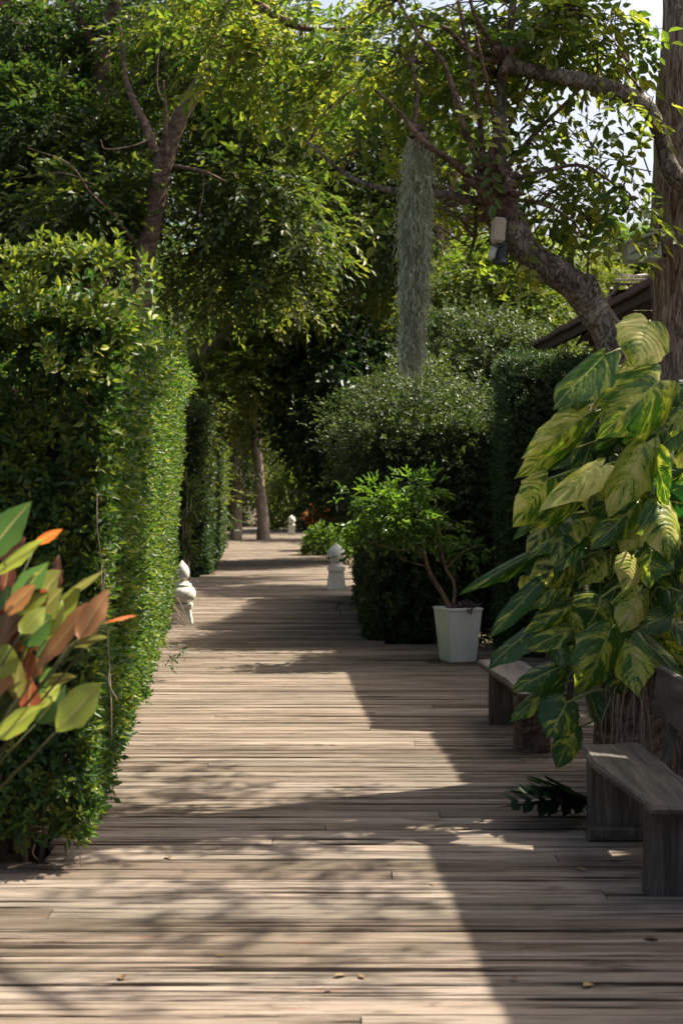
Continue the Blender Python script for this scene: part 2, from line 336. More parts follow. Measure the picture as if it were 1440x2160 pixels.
class Foliage:
    def __init__(s, tm=T4): s.tm = tm; s.P = []; s.D = []; s.N = []; s.S = []; s.R = []; s.C = []; s.W = []
    def add(s, P, D, N, S, R, C):
        s.P.append(P); s.D.append(D); s.N.append(N); s.S.append(S); s.R.append(R); s.C.append(C)
    def sprigs(s, o, t, L, k, ls, droop=.25, spread=55, mode='whorl', clump=None, grav=.15):
        n = len(o)
        if n == 0: return
        sv = np.linspace(.2, 1, k)
        t = nrm(t); L = np.broadcast_to(np.asarray(L, float), (n,))
        pos = o[:, None] + t[:, None] * (L[:, None] * sv[None])[..., None]
        pos[..., 2] -= droop * L[:, None] * sv[None] ** 2
        b = nrm(np.cross(t, rndv(n)))
        if mode == 'pinnate':
            b = nrm(np.cross(t, np.array([0, 0, 1.]) + .5 * rndv(n)))
        c = np.cross(b, t)
        if mode == 'whorl': ph = np.arange(k)[None] * 2.4 + rng.uniform(0, 6.28, (n, 1))
        else: ph = np.arange(k)[None] * math.pi + rng.normal(0, .3, (n, k))
        r = b[:, None] * np.cos(ph)[..., None] + c[:, None] * np.sin(ph)[..., None]
        sp = np.radians(spread + rng.normal(0, 14, (n, k)))
        sp[:, -1] *= .25
        D = t[:, None] * np.cos(sp)[..., None] + r * np.sin(sp)[..., None]
        D[..., 2] -= grav
        D = nrm(D + .18 * rng.normal(size=D.shape))
        Nn = (t[:, None] - (t[:, None] * D).sum(-1, keepdims=True) * D) if mode == 'whorl' else np.broadcast_to(c[:, None], D.shape)
        Nn = nrm(Nn + .25 * rng.normal(size=D.shape) + 1e-4)
        S = ls * rng.uniform(.65, 1.25, (n, k))
        if clump is None: clump = rng.uniform(0, 1, n)
        s.add(pos.reshape(-1, 3), D.reshape(-1, 3), Nn.reshape(-1, 3), S.ravel(), rng.uniform(0, 1, n * k), np.repeat(clump, k))
    def mesh(s, name, mat, wr=.5):
        P, D, N, S, R, C = (np.concatenate(a) for a in (s.P, s.D, s.N, s.S, s.R, s.C))
        V, Fs, k = leaves_geo(s.tm, P, D, N, S, wr)
        return np_mesh(name, V, Fs, mat, {'rnd': np.repeat(R, k), 'clump': np.repeat(C, k)})

def lump(P, f=1.0, ph=0.0):
    x, y, z = P[..., 0] * f, P[..., 1] * f, P[..., 2] * f
    return (np.sin(1.7 * x + 2.1 * y + ph) * np.sin(2.3 * z - 1.1 * x + 1.3 * ph) + np.sin(3.9 * y + 3.1 * z + ph * 2) * np.sin(4.3 * x + ph) * .6 + np.sin(7.7 * z + 6.1 * x) * np.sin(6.9 * y + ph) * .35) / 1.95

def catmull(pts, rad, sub):
    pts = np.asarray(pts, float); rad = np.asarray(rad, float)
    P = np.vstack([2 * pts[0] - pts[1], pts, 2 * pts[-1] - pts[-2]]); R = np.r_[rad[0], rad, rad[-1]]
    o, r = [], []
    for i in range(1, len(P) - 2):
        for t in np.linspace(0, 1, sub, endpoint=False):
            o.append(.5 * ((2 * P[i]) + (-P[i-1] + P[i+1]) * t + (2*P[i-1] - 5*P[i] + 4*P[i+1] - P[i+2]) * t**2 + (-P[i-1] + 3*P[i] - 3*P[i+1] + P[i+2]) * t**3))
            r.append(R[i] + (R[i+1] - R[i]) * t)
    o.append(pts[-1]); r.append(rad[-1])
    return np.array(o), np.array(r)
def tube_geo(pts, rad, n=8, sub=4, rough=0.0, off=0, cap=True):
    P, R = catmull(pts, rad, sub) if sub > 1 else (np.asarray(pts, float), np.asarray(rad, float))
    T = nrm(np.gradient(P, axis=0)); m = len(P)
    u = np.cross(T[0], [0.31, 0.2, 0.93]); u = u / np.linalg.norm(u); ring = []
    for i in range(m):
        u = u - T[i] * np.dot(u, T[i]); u /= np.linalg.norm(u); v = np.cross(T[i], u)
        a = np.linspace(0, 2 * np.pi, n, endpoint=False)
        rr = R[i] * np.ones(n)
        dirs = np.cos(a)[:, None] * u + np.sin(a)[:, None] * v
        if rough:
            q = P[i] + dirs * R[i]
            rr = rr * (1 + rough * lump(q, .9 / max(R[0], .03), 1.0) + rough * .5 * np.sin(a * 3 + i * .35))
        ring.append(P[i] + dirs * rr[:, None])
    V = np.concatenate(ring); i, j = np.meshgrid(np.arange(m - 1), np.arange(n), indexing='ij')
    q = np.stack([i * n + j, i * n + (j + 1) % n, (i + 1) * n + (j + 1) % n, (i + 1) * n + j], -1).reshape(-1, 4)
    Fs = [q + off]
    return V, Fs[0]
class Tubes:
    def __init__(s): s.V = []; s.F = []; s.n = 0
    def add(s, pts, rad, n=8, sub=4, rough=0.0):
        V, q = tube_geo(pts, rad, n, sub, rough, s.n); s.V.append(V); s.F.append(q)
        # closing fan at the end
        m = len(V); c = V[-n:].mean(0); s.V.append(c[None]); k = s.n + m
        s.F.append(np.array([(s.n + m - n + j, s.n + m - n + (j + 1) % n, k, k) for j in range(n)])[:, :4])
        s.n += m + 1; return s
    def mesh(s, name, mat):
        q = np.concatenate(s.F); tri = q[:, 2] == q[:, 3]
        return np_mesh(name, np.concatenate(s.V), [q[~tri], q[tri][:, :3]] if tri.any() else [q], mat, smooth=True)
def limb_part(parent, name, mat, pts, rad, n=10, sub=5, rough=.06):
    return part(parent, name, Tubes().add(pts, rad, n, sub, rough).mesh(name, mat))

def blob_px(x, y, d, rx, ry, rd, ncl=24): 
    c = W(x, y, d); return (c, np.array([rx / F * d, rd, ry / F * d]), ncl)
def crown(fol, blobs, per, cs, ls, k=7, L=None, droop=.3, mode='pinnate', spread=50, grav=.2, shell=.6):
    """leaf clumps through the outer volume of each blob; returns the clump centres"""
    cen = []
    for c, r, ncl in blobs:
        u = rndv(ncl); rad = shell + (1.05 - shell) * rng.uniform(0, 1, ncl) ** .6
        cc = c + u * r * rad[:, None]; cen.append(cc)
        sg = cs * rng.uniform(.6, 1.3, ncl)
        off = rng.normal(size=(ncl, per, 3)) * sg[:, None, None] * np.array([1, 1, .72])
        o = (cc[:, None] + off).reshape(-1, 3)
        t = nrm(off).reshape(-1, 3) * .7 + np.repeat(u, per, 0) * .55 + rndv(ncl * per) * .5 + np.array([0, 0, -.1])
        cl = np.repeat(rng.uniform(0, 1, ncl), per) * .7 + rng.uniform(0, .3, ncl * per)
        fol.sprigs(o, t, (L or ls * 2.6) * rng.uniform(.7, 1.2, ncl * per), k, ls, droop, spread, mode, cl, grav)
    return np.concatenate(cen)

def box_geo(c, s, rot=None):
    c = np.asarray(c, float); s = np.asarray(s, float) / 2
    V = np.array([(x, y, z) for x in (-1, 1) for y in (-1, 1) for z in (-1, 1)]) * s
    if rot is not None: V = V @ np.asarray(rot).T
    Fq = np.array([(0, 1, 3, 2), (4, 6, 7, 5), (0, 4, 5, 1), (2, 3, 7, 6), (0, 2, 6, 4), (1, 5, 7, 3)])
    return V + c, Fq
def join_geo(gs):
    V, Fq, n = [], [], 0
    for v, f in gs: V.append(v); Fq.append(f + n); n += len(v)
    return np.concatenate(V), np.concatenate(Fq)
def bevel_box(name, c, s, mat, b=.006, rot=None):
    """box with chamfered edges"""
    hx, hy, hz = np.asarray(s, float) / 2
    V, idx = [], {}
    for sx in (-1, 1):
        for sy in (-1, 1):
            for sz in (-1, 1):
                for ax in range(3):
                    p = np.array([sx * (hx - b), sy * (hy - b), sz * (hz - b)])
                    p[ax] = (sx * hx, sy * hy, sz * hz)[ax]; idx[(sx, sy, sz, ax)] = len(V); V.append(p)
    Q, T = [], []
    for ax in range(3):
        o = [a for a in range(3) if a != ax]
        for s0 in (-1, 1):
            q = []
            for a, bb in ((-1, -1), (1, -1), (1, 1), (-1, 1)):
                k = [0, 0, 0]; k[ax] = s0; k[o[0]] = a; k[o[1]] = bb; q.append(idx[(*k, ax)])
            Q.append(q)
        for a in (-1, 1):
            for bb in (-1, 1):
                q = []
                for s0 in (-1, 1):
                    k = [0, 0, 0]; k[ax] = s0; k[o[0]] = a; k[o[1]] = bb
                    e = [idx[(*k, o[0])], idx[(*k, o[1])]]; q += e if s0 < 0 else e[::-1]
                Q.append(q)
    for sx in (-1, 1):
        for sy in (-1, 1):
            for sz in (-1, 1): T.append([idx[(sx, sy, sz, a)] for a in range(3)])
    V = np.array(V)
    if rot is not None: V = V @ np.asarray(rot).T
    return np_mesh(name, V + np.asarray(c), [np.array(Q), np.array(T)], mat)
def lathe_geo(prof, n=24, square=0.0):
    """profile [(r,z)]"""
    a = np.linspace(0, 2 * np.pi, n, endpoint=False); V = []
    for r, z in prof: V.append(np.stack([r * np.cos(a), r * np.sin(a), np.full(n, z)], -1))
    m = len(prof); V = np.concatenate(V); i, j = np.meshgrid(np.arange(m - 1), np.arange(n), indexing='ij')
    q = np.stack([i * n + j, i * n + (j + 1) % n, (i + 1) * n + (j + 1) % n, (i + 1) * n + j], -1).reshape(-1, 4)
    return V, q
def rotz(a): return np.array([[math.cos(a), -math.sin(a), 0], [math.sin(a), math.cos(a), 0], [0, 0, 1]])
def roty(a): return np.array([[math.cos(a), 0, math.sin(a)], [0, 1, 0], [-math.sin(a), 0, math.cos(a)]])
def rotx(a): return np.array([[1, 0, 0], [0, math.cos(a), -math.sin(a)], [0, math.sin(a), math.cos(a)]])

# ================================================================== THE SETTING
# ---- ground: one soil sheet to the horizon
gx = np.r_[-900, -200, np.linspace(-40, 40, 41), 200, 900]; gy = np.r_[-900, -200, np.linspace(-30, 130, 81), 300, 1500]
GX, GY = np.meshgrid(gx, gy); gz = -0.16 + .03 * lump(np.stack([GX, GY, GX * 0], -1), .4)
nx, ny = len(gx), len(gy); i, j = np.meshgrid(np.arange(nx - 1), np.arange(ny - 1))
q = np.stack([j * nx + i, j * nx + i + 1, (j + 1) * nx + i + 1, (j + 1) * nx + i], -1).reshape(-1, 4)
struct('ground', np_mesh('ground', np.stack([GX, GY, gz], -1).reshape(-1, 3), q, M_SOIL, smooth=True))

# ---- boardwalk: every plank near the camera its own piece
def hedge_line(Y): return -1.09 - .09 * (Y - 6.4)          # path-side face of the clipped hedge on the left
def left_edge(Y):
    if Y < 6.55: return -4.2
    if Y < 17.3: return hedge_line(Y) - .25
    if Y < 27.2: return -3.9
    return -2.45 - .052 * (Y - 28) - .3
def right_edge(Y):
    if Y < 15.6: return 3.05
    if Y < 25.5: return .36 - .02 * (Y - 15.8) + .12
    return .45 - .045 * (Y - 25)
PITCH, GAP, TH = .146, .017, .035
wp = PITCH - GAP; b_ = .008
prof = np.array([(-wp/2, -TH), (wp/2, -TH), (wp/2, -b_), (wp/2 - b_, 0), (-wp/2 + b_, 0), (-wp/2, -b_)])
def plank_geo(L, seg=1):
    V = np.concatenate([np.column_stack([np.full(6, x), prof]) for x in (-L/2, L/2)])
    Q = [(k, (k + 1) % 6, 6 + (k + 1) % 6, 6 + k) for k in range(6)]
    Q += [(0, 3, 4, 5), (0, 1, 2, 3), (6, 11, 10, 9), (6, 9, 8, 7)]
    return V, np.array(Q)
vu, qu = plank_geo(1.0)
plank_me = np_mesh('plank', vu, qu, M_DECK)
deck_v, deck_q = box_geo((0, 0, 0), (1, 1, 1))
jg = []
Yr = np.arange(3.2, 84, PITCH)
for X in np.arange(-3.6, 2.9, .62):                          # joists, so nothing hovers
    jg.append(box_geo((X, 3.2 + 7.6, -.10), (.07, 15.2, .12)))
for X in (-2.4, -1.9, -1.3, -.7, -.1):
    jg.append(box_geo((X - .9, 18.5 + 26, -.10), (.08, 52, .12), rotz(.05)))
jv, jq = join_geo(jg)
deck = struct('boardwalk', np_mesh('boardwalk', jv, jq, M_JOIST))
farV, farF, farR, nfar, count = [], [], [], 0, 0
def deck_z(Y): return 0.0 if Y < 66 else .95 * (1 - math.cos(min(1, (Y - 66) / 18) * math.pi)) / 2
for r_i, Y in enumerate(Yr):
    xl, xr = left_edge(Y), right_edge(Y)
    cuts = [xl + rng.uniform(-.02, .02)]
    if Y < 30:
        x = xl + rng.uniform(.6, 9.0)
        while x < xr - .7: cuts.append(x); x += rng.uniform(5.0, 9.0)
    cuts.append(xr + rng.uniform(-.02, .02))
    for a, b2 in zip(cuts[:-1], cuts[1:]):
        L = b2 - a - .005
        if L < .1: continue
        tz = rng.normal(0, .0022); M = Matrix.Translation((( a + b2) / 2, Y, tz)) @ Matrix.Rotation(rng.normal(0, .007), 4, 'X') @ Matrix.Rotation(rng.normal(0, .0004), 4, 'Z')
        if count < 298 and Y < 30:
            o = part(deck, 'plank', plank_me, M @ Matrix.Diagonal((L, 1, 1, 1))); count += 1
        else:
            V = vu * np.array([L, 1, 1]) + np.array([(a + b2) / 2, Y, tz + deck_z(Y)])
            farV.append(V); farF.append(qu + nfar); farR.append(np.full(12, rng.uniform())); nfar += 12
part(deck, 'far_planks', np_mesh('far_planks', np.concatenate(farV), np.concatenate(farF), M_DECK, {'prand': np.concatenate(farR)}), stuff=True)
M_UNDER = plain_mat('gap_shade_black', (0.010, 0.009, 0.008), 0.95, 0.3, 6.0, 0.1, 0.05)
uy = [3.1, 6.54, 6.56, 12, 15.55, 15.65, 17.25, 17.35, 25.4, 27.15, 27.25, 40, 60]; uv_ = []
for Y in uy: uv_ += [(left_edge(Y) + .03, Y, -.0382), (right_edge(Y) - .03, Y, -.0382)]
part(deck, 'gap_shade_sheet', np_mesh('gap_shade_sheet', np.array(uv_), np.array([(2*k, 2*k+1, 2*k+3, 2*k+2) for k in range(len(uy) - 1)]), M_UNDER))  # near-black sheet added under the planks to paint the shade in the gaps
# raised landing at the far end of the walk
part(deck, 'landing', bevel_box('landing', (-6.2, 87, .86), (5, 6, .18), M_DECK, .01))
part(deck, 'landing_support', bevel_box('landing_support', (-6.2, 87.2, .30), (4.6, 5.2, .93), M_JOIST, .01))

# ================================================================== HEDGES
def face_sprigs(fol, A, B, Cc, Dd, n, N, ls, k=6, L=.09, disp=.05, seed=0., inset=.05, f=1.6, spread=55):
    """leaf sprigs on the bilinear patch A-B-C-D (A,B bottom; D,C top) with outward normal N"""
    u, v = rng.uniform(0, 1, (2, n, 1))
    P = (1 - u) * (1 - v) * A + u * (1 - v) * B + u * v * Cc + (1 - u) * v * Dd
    l = lump(P, f, seed)[:, None]
    P = P + N * (disp * l - inset + rng.uniform(-.6, .4, (n, 1)) * inset)
    t = N * .75 + np.array([0, 0, .45]) + .55 * rng.normal(size=(n, 3))
    cl = np.clip(.5 + .45 * lump(P, f * 2.2, seed + 3) + rng.normal(0, .18, n), 0, 1)
    fol.sprigs(P, t, L * rng.uniform(.7, 1.25, n), k, ls, .12, spread, 'whorl', cl, .05)
def box_hedge(parent, foot, h, dens, ls, mat, flare=0., topd=1., disp=.06, seed=0., k=6, L=.09, faces='fst', z0=.1, tm=T4, wr=.5, coreinset=.16, f=1.6):
    """foot: near-left, near-right, far-right, far-left (x,y)"""
    f3 = [np.array([*p, z0]) for p in foot]; c = sum(f3) / 4
    out = [nrm((p - c) * np.array([1, 1, 0])) for p in f3]
    t3 = [p + o * flare * 1.4 + np.array([0, 0, h - z0]) for p, o in zip(f3, out)]
    fol = Foliage(tm)
    def face(i, j, dn):
        A, B, Cc, Dd = f3[i], f3[j], t3[j], t3[i]
        n_ = nrm(np.cross(B - A, Dd - A)); ar = np.linalg.norm(B - A) * h
        face_sprigs(fol, A, B, Cc, Dd, int(ar * dn), n_, ls, k, L, disp, seed, f=f)
    if 'f' in faces: face(0, 1, dens)
    if 's' in faces: face(1, 2, dens)
    if 'l' in faces: face(3, 0, dens)
    if 'b' in faces: face(2, 3, dens * .5)
    if 't' in faces:
        A, B, Cc, Dd = t3; ar = np.linalg.norm(B - A) * np.linalg.norm(Cc - B)
        face_sprigs(fol, A, B, Cc, Dd, int(ar * dens * topd), np.array([0, 0, 1.]), ls, k, L * 1.3, disp * 1.4, seed + 1, f=f)
    part(parent, 'foliage', fol.mesh('foliage', mat, wr), stuff=True)
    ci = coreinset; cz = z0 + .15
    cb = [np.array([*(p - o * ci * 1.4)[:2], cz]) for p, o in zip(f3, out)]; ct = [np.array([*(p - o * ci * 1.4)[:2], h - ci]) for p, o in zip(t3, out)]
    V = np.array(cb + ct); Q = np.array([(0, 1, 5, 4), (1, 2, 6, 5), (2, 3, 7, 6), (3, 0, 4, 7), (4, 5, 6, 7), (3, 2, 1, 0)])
    part(parent, 'light_block_core', np_mesh('light_block_core', V, Q, M_TWIG))  # solid dark box inside the leaves, added to block light
    return fol

# ---- the big clipped hedge on the left
h1 = thing('clipped_hedge', 'tall clipped green hedge filling the left side beside the boardwalk', 'hedge', (-1.9, 6.6, -.15))
foot = [(-3.4, 6.32), (-1.14, 6.32), (hedge_line(17.0) - .02, 17.0), (-4.3, 17.0)]
fol1 = Foliage(T6)
f3 = [np.array([*p, .14]) for p in foot]
t3 = [np.array([-3.4, 6.38, 2.50]), np.array([-1.02, 6.45, 2.47]), np.array([hedge_line(17.0) + .14, 17.0, 2.95]), np.array([-4.3, 17, 3.0])]
def hface(i, j, dn, ls, tmf, **kw):
    A, B, Cc, Dd = f3[i], f3[j], t3[j], t3[i]; n_ = nrm(np.cross(B - A, Dd - A))
    face_sprigs(tmf, A, B, Cc, Dd, int(np.linalg.norm(B - A) * 2.5 * dn), n_, ls, **kw)
hface(0, 1, 1250, .046, fol1, k=7, L=.075, disp=.11, seed=.4, inset=.08, f=2.2)
fol1b = Foliage(T4)
hface(1, 2, 720, .048, fol1b, k=6, L=.08, disp=.07, seed=.9, inset=.06, f=1.8)
A, B, Cc, Dd = t3
face_sprigs(fol1, A, B, Cc, Dd, 3600, np.array([0, 0, 1.]), .05, 7, .12, .16, 2., .06, 1.5)
# rounded shoulder and shoots along the upper corner
n = 1500; u = rng.uniform(0, 1, (n, 1)); e = (1 - u) * t3[1] + u * t3[2]
fol1.sprigs(e + rng.normal(0, .07, (n, 3)) * np.array([1, 1, 1.3]) - np.array([.06, 0, .06]), np.array([.5, -.1, .8]) + .5 * rng.normal(size=(n, 3)), .12, 7, .048)
n = 900; u = rng.uniform(0, 1, (n, 1)); e = (1 - u) * t3[0] + u * t3[1]
fol1.sprigs(e + rng.normal(0, .08, (n, 3)) - np.array([0, -.06, .04]), np.array([.1, -.5, .8]) + .5 * rng.normal(size=(n, 3)), .12, 7, .05)
# loose young shoots standing out of the face
for (x, y) in ((60, 640), (75, 655), (205, 665), (230, 670), (40, 590), (150, 560), (120, 540), (260, 560), (215, 560), (90, 560), (20, 560), (180, 545), (300, 600), (200, 790), (110, 760)):
    c = W(x, y, 6.30); n = 9
    fol1.sprigs(c + rng.normal(0, .03, (n, 3)), np.array([.05, -.5, .75]) + .35 * rng.normal(size=(n, 3)), .11, 6, .05, clump=rng.uniform(.75, 1, n))
part(h1, 'foliage', fol1.mesh('foliage', L_HEDGE, .5), stuff=True)
part(h1, 'side_foliage', fol1b.mesh('side_foliage', L_HEDGE, .52), stuff=True)
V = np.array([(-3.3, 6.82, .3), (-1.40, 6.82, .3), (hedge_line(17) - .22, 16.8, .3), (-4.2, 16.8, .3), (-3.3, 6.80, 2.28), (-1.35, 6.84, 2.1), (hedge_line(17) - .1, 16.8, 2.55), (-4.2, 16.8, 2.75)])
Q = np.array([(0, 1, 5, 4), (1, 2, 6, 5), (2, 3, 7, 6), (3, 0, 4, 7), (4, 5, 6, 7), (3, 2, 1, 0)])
part(h1, 'light_block_core', np_mesh('light_block_core', V, Q, M_TWIG))  # dark solid core added within the hedge so light does not pass through
for kx in range(26):                                          # woody stems below the leaves
    y_ = rng.uniform(6.6, 9.5) if kx < 16 else rng.uniform(9, 16.5); x_ = (hedge_line(y_) - rng.uniform(.3, 1.2) if kx < 16 else hedge_line(y_) - rng.uniform(.4, .7))
    part(h1, 'stem', Tubes().add([(x_, y_, -.16), (x_ + rng.normal(0, .03), y_ + rng.normal(0, .03), .12), (x_ + rng.normal(0, .06), y_, .5)], [.018, .014, .01], 6, 3).mesh('stem', M_ROOT))
for (x0, y0, x1, y1) in ((205, 1040, 214, 1180), (214, 1180, 222, 1330), (228, 1330, 233, 1420), (222, 1200, 226, 1330), (233, 1400, 250, 1480), (232, 1420, 236, 1560), (150, 1770, 158, 1822), (142, 1775, 148, 1815), (178, 1778, 172, 1828), (75, 1780, 82, 1815)):
    p0, p1 = W(x0, y0, 6.33), W(x1, y1, 6.33); mid = (p0 + p1) / 2 + np.array([rng.normal(0, .012), -.02, 0])
    part(h1, 'hanging_root', Tubes().add([p0, mid, p1], [.0025, .003, .0022], 5, 4).mesh('hanging_root', M_ROOT))
# a dark twig sticking out at the far corner
tw = Foliage(T4); c = W(350, 1370, 12.6)
n = 14; tw.sprigs(c + np.column_stack([rng.uniform(-.1, .16, n), rng.normal(0, .05, n), rng.uniform(-.18, .1, n)]), np.array([.6, 0, -.3]) + .4 * rng.normal(size=(n, 3)), .08, 5, .045)
part(h1, 'stray_shoot', tw.mesh('stray_shoot', L_HEDGE2), stuff=True)

# ---- the dark hedge further on, at the left of the walk
h2 = thing('clipped_hedge', 'dark shaded hedge left of the walk with shoots drooping from its top', 'hedge', (-3.3, 28.3, -.15))
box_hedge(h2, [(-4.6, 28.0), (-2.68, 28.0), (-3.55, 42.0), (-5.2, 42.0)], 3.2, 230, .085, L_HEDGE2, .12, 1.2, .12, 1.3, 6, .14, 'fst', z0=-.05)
fd = Foliage(T4); n = 900
e = np.column_stack([rng.uniform(-4.6, -2.55, n), 27.9 + rng.normal(0, .15, n), rng.uniform(1.9, 3.4, n)])
fd.sprigs(e, np.array([.1, -.6, .1]) + .4 * rng.normal(size=(n, 3)), .3, 7, .09, 1.1, 40, 'pinnate', None, .45)
n = 420; u = rng.uniform(0, 1, n)
e = np.column_stack([-2.72 - .78 * u + rng.normal(0, .1, n), 28 + 14 * u, rng.uniform(1.2, 3.5, n)])
fd.sprigs(e, np.array([.8, -.2, .3]) + .4 * rng.normal(size=(n, 3)), .2, 7, .08, .3, 50, 'pinnate', rng.uniform(.6, 1, n), .1)
part(h2, 'drooping_shoots', fd.mesh('drooping_shoots', L_MID, .38), stuff=True)

# ---- the hedges on the right
h3 = thing('clipped_hedge', 'dark rounded hedge behind the white planter on the right', 'hedge', (1.1, 16.6, -.15))
box_hedge(h3, [(.38, 15.9), (1.95, 15.9), (1.8, 22.6), (.30, 22.6)], 2.35, 560, .055, L_HEDGE3, .06, 1.0, .16, 2.2, 6, .10, 'fltb', z0=-.03)
fr = Foliage(T4)                                              # the loose rounded head on top
crown(fr, [blob_px(815, 905, 16.6, 85, 90, .8, 56), blob_px(880, 885, 16.9, 105, 95, .9, 60), blob_px(960, 930, 16.6, 110, 95, .8, 60), blob_px(795, 970, 17.2, 55, 100, .8, 40), blob_px(850, 985, 16.5, 110, 110, .7, 50), blob_px(862, 1090, 16.3, 70, 100, .5, 44), blob_px(930, 1090, 16.3, 100, 110, .5, 50), blob_px(1020, 1060, 16.3, 80, 120, .5, 40), blob_px(872, 1220, 16.2, 70, 100, .4, 44), blob_px(950, 1220, 16.2, 90, 110, .4, 44)], 20, .16, .056, 6, .12, .15, 'whorl', 55, .05, .75)
n = 260; e = W(840, 880, 16.6) + rng.normal(0, 1, (n, 3)) * np.array([.36, .4, .24])
fr.sprigs(e, np.array([-.2, -.2, .9]) + .4 * rng.normal(size=(n, 3)), .22, 8, .045, .1, 50, 'whorl', rng.uniform(.5, 1, n))
part(h3, 'loose_top', fr.mesh('loose_top', L_HEDGE3, .48), stuff=True)
h4 = thing('climber_hedge', 'tall leafy mass right of the moss under the brown eave', 'hedge', (1.9, 19.2, -.15))
box_hedge(h4, [(.85, 18.6), (2.35, 18.6), (2.3, 20.6), (.8, 20.6)], 3.1, 380, .062, L_HEDGE3, .08, 1.0, .12, 4.4, 6, .12, 'flts', z0=-.03)
fr = Foliage(T4)
crown(fr, [blob_px(960, 745, 18.9, 85, 75, .7, 60), blob_px(1040, 760, 18.8, 85, 80, .7, 60), blob_px(1100, 800, 18.6, 50, 70, .6, 40), blob_px(925, 800, 18.8, 65, 80, .7, 40), blob_px(1000, 850, 18.4, 120, 90, .6, 50)], 26, .14, .06, 6, .14, .15, 'whorl', 55, .05, .7)
part(h4, 'loose_top', fr.mesh('loose_top', L_HEDGE3, .55), stuff=True)
h5 = thing('clipped_hedge', 'narrow fine-leaved green hedge column behind the marbled climbing plant', 'hedge', (1.9, 14.6, -.15))
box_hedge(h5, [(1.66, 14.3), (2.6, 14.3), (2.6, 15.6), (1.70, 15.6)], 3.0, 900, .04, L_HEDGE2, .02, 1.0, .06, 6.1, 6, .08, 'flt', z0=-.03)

# ================================================================== TREES
def make_tree(name, label, base, bark, leaf, trunk, rad, limbs, blobs, per, cs, ls, k=7, mode='pinnate', droop=.35, L=None, grav=.2, wr=.45, tm=T4, shell=.55, twig_r=.012, rough=.06, spread=50, group=None, cat='tree', twigs=True):
    t = thing(name, label, cat, base, group)
    tr_ = limb_part(t, 'trunk', bark, trunk, rad, 12, 6, rough)
    for pts, rr in limbs: limb_part(tr_, 'limb', bark, pts, rr, 8, 5, rough)
    fol = Foliage(tm)
    cen = crown(fol, blobs, per, cs, ls, k, L, droop, mode, spread, grav, shell)
    part(t, 'crown', fol.mesh('crown', leaf, wr), stuff=True)
    if twigs:                                                  # boughs from the wood into the clumps
        src = np.concatenate([np.asarray(catmull(p, r, 4)[0]) for p, r in [(trunk, rad)] + list(limbs)])
        src = src[src[:, 2] > np.percentile(src[:, 2], 35)]
        tb = Tubes()
        for c in cen[::4]:
            dd = np.linalg.norm(src - c, axis=1) + .8 * np.maximum(0, src[:, 2] - c[2]); s0 = src[np.argsort(dd)[rng.integers(0, min(9, len(src)))]]
            v = c - s0; m1 = s0 + v * .35 + np.array([0, 0, .12 * np.linalg.norm(v)]) + rng.normal(0, .05, 3) * np.linalg.norm(v); m2 = s0 + v * .7 + np.array([0, 0, .1 * np.linalg.norm(v)]) + rng.normal(0, .05, 3) * np.linalg.norm(v)
            rr = twig_r * (0.6 + .5 * np.linalg.norm(v))
            tb.add([s0, m1, m2, c], [rr, rr * .7, rr * .45, rr * .2], 5, 3)
        part(t, 'boughs', tb.mesh('boughs', bark), stuff=True)
    return t

# left tree whose trunk leans right above the hedge
d = 18.6
make_tree('leaning_tree', 'brown tree leaning right above the left hedge, forked at mid height', (W(300, 590, d)[0] - .1, d, -.16), B_BROWN, L_MID,
    [(W(295, 1100, d)[0] - .1, d, -.25), W(285, 900, d), W(300, 590, d), W(318, 490, d), W(345, 345, d), W(385, 240, d), W(435, 150, d), W(480, 20, d)], [.21, .16, .135, .125, .12, .105, .09, .05],
    [([W(340, 360, d), W(310, 270, d + .2), W(270, 180, d + .5), W(255, 60, d + .8)], [.07, .055, .04, .02]),
     ([W(345, 345, d), W(350, 250, d - .2), W(345, 170, d - .4)], [.045, .03, .012]),
     ([W(370, 350, d), W(430, 362, d - .4), W(480, 385, d - .7)], [.03, .022, .01]),
     ([W(295, 525, d), W(240, 455, d - .4), W(190, 405, d - .6)], [.03, .022, .01]),
     ([W(425, 165, d), W(520, 110, d - .2), W(600, 90, d)], [.05, .035, .015]),
     ([W(345, 300, d - .1), W(350, 230, d - .2), W(332, 180, d - .2), W(336, 100, d - .2)], [.012, .010, .009, .006]), ([W(340, 278, d - .1), W(290, 305, d - .3), W(225, 315, d - .4), W(213, 295, d - .4)], [.012, .010, .008, .004]),
     ([W(200, 390, d - .6), W(130, 365, d - .5), W(20, 378, d - .4)], [.010, .008, .004]), ([W(190, 405, d - .6), W(145, 345, d - .7), W(60, 312, d - .6)], [.013, .010, .005]), ([W(430, 362, d - .4), W(428, 410, d - .5), W(418, 455, d - .5)], [.010, .008, .004]), ([W(352, 300, d - .12), W(355, 380, d - .14), W(350, 470, d - .14)], [.008, .008, .006])],
    [blob_px(510, 300, d + 1.5, 90, 60, .8, 24), blob_px(540, 400, d + .5, 60, 45, .5, 14), blob_px(610, 480, d + .8, 50, 40, .5, 11), blob_px(445, 470, d + 1.5, 55, 60, .6, 15), blob_px(560, 580, d + .8, 50, 35, .5, 10), blob_px(450, 590, d + 1.5, 50, 45, .6, 12),
     blob_px(440, 90, d + 1.6, 130, 110, 1.0, 36), blob_px(560, 230, d + .8, 80, 50, .7, 18), blob_px(270, 310, d + 1.7, 90, 60, .8, 20), blob_px(225, 390, d + .2, 50, 40, .3, 8), blob_px(165, 465, d + .4, 95, 55, .5, 24)],
    18, .27, .135, 7, droop=.3, grav=.2, twigs=False)
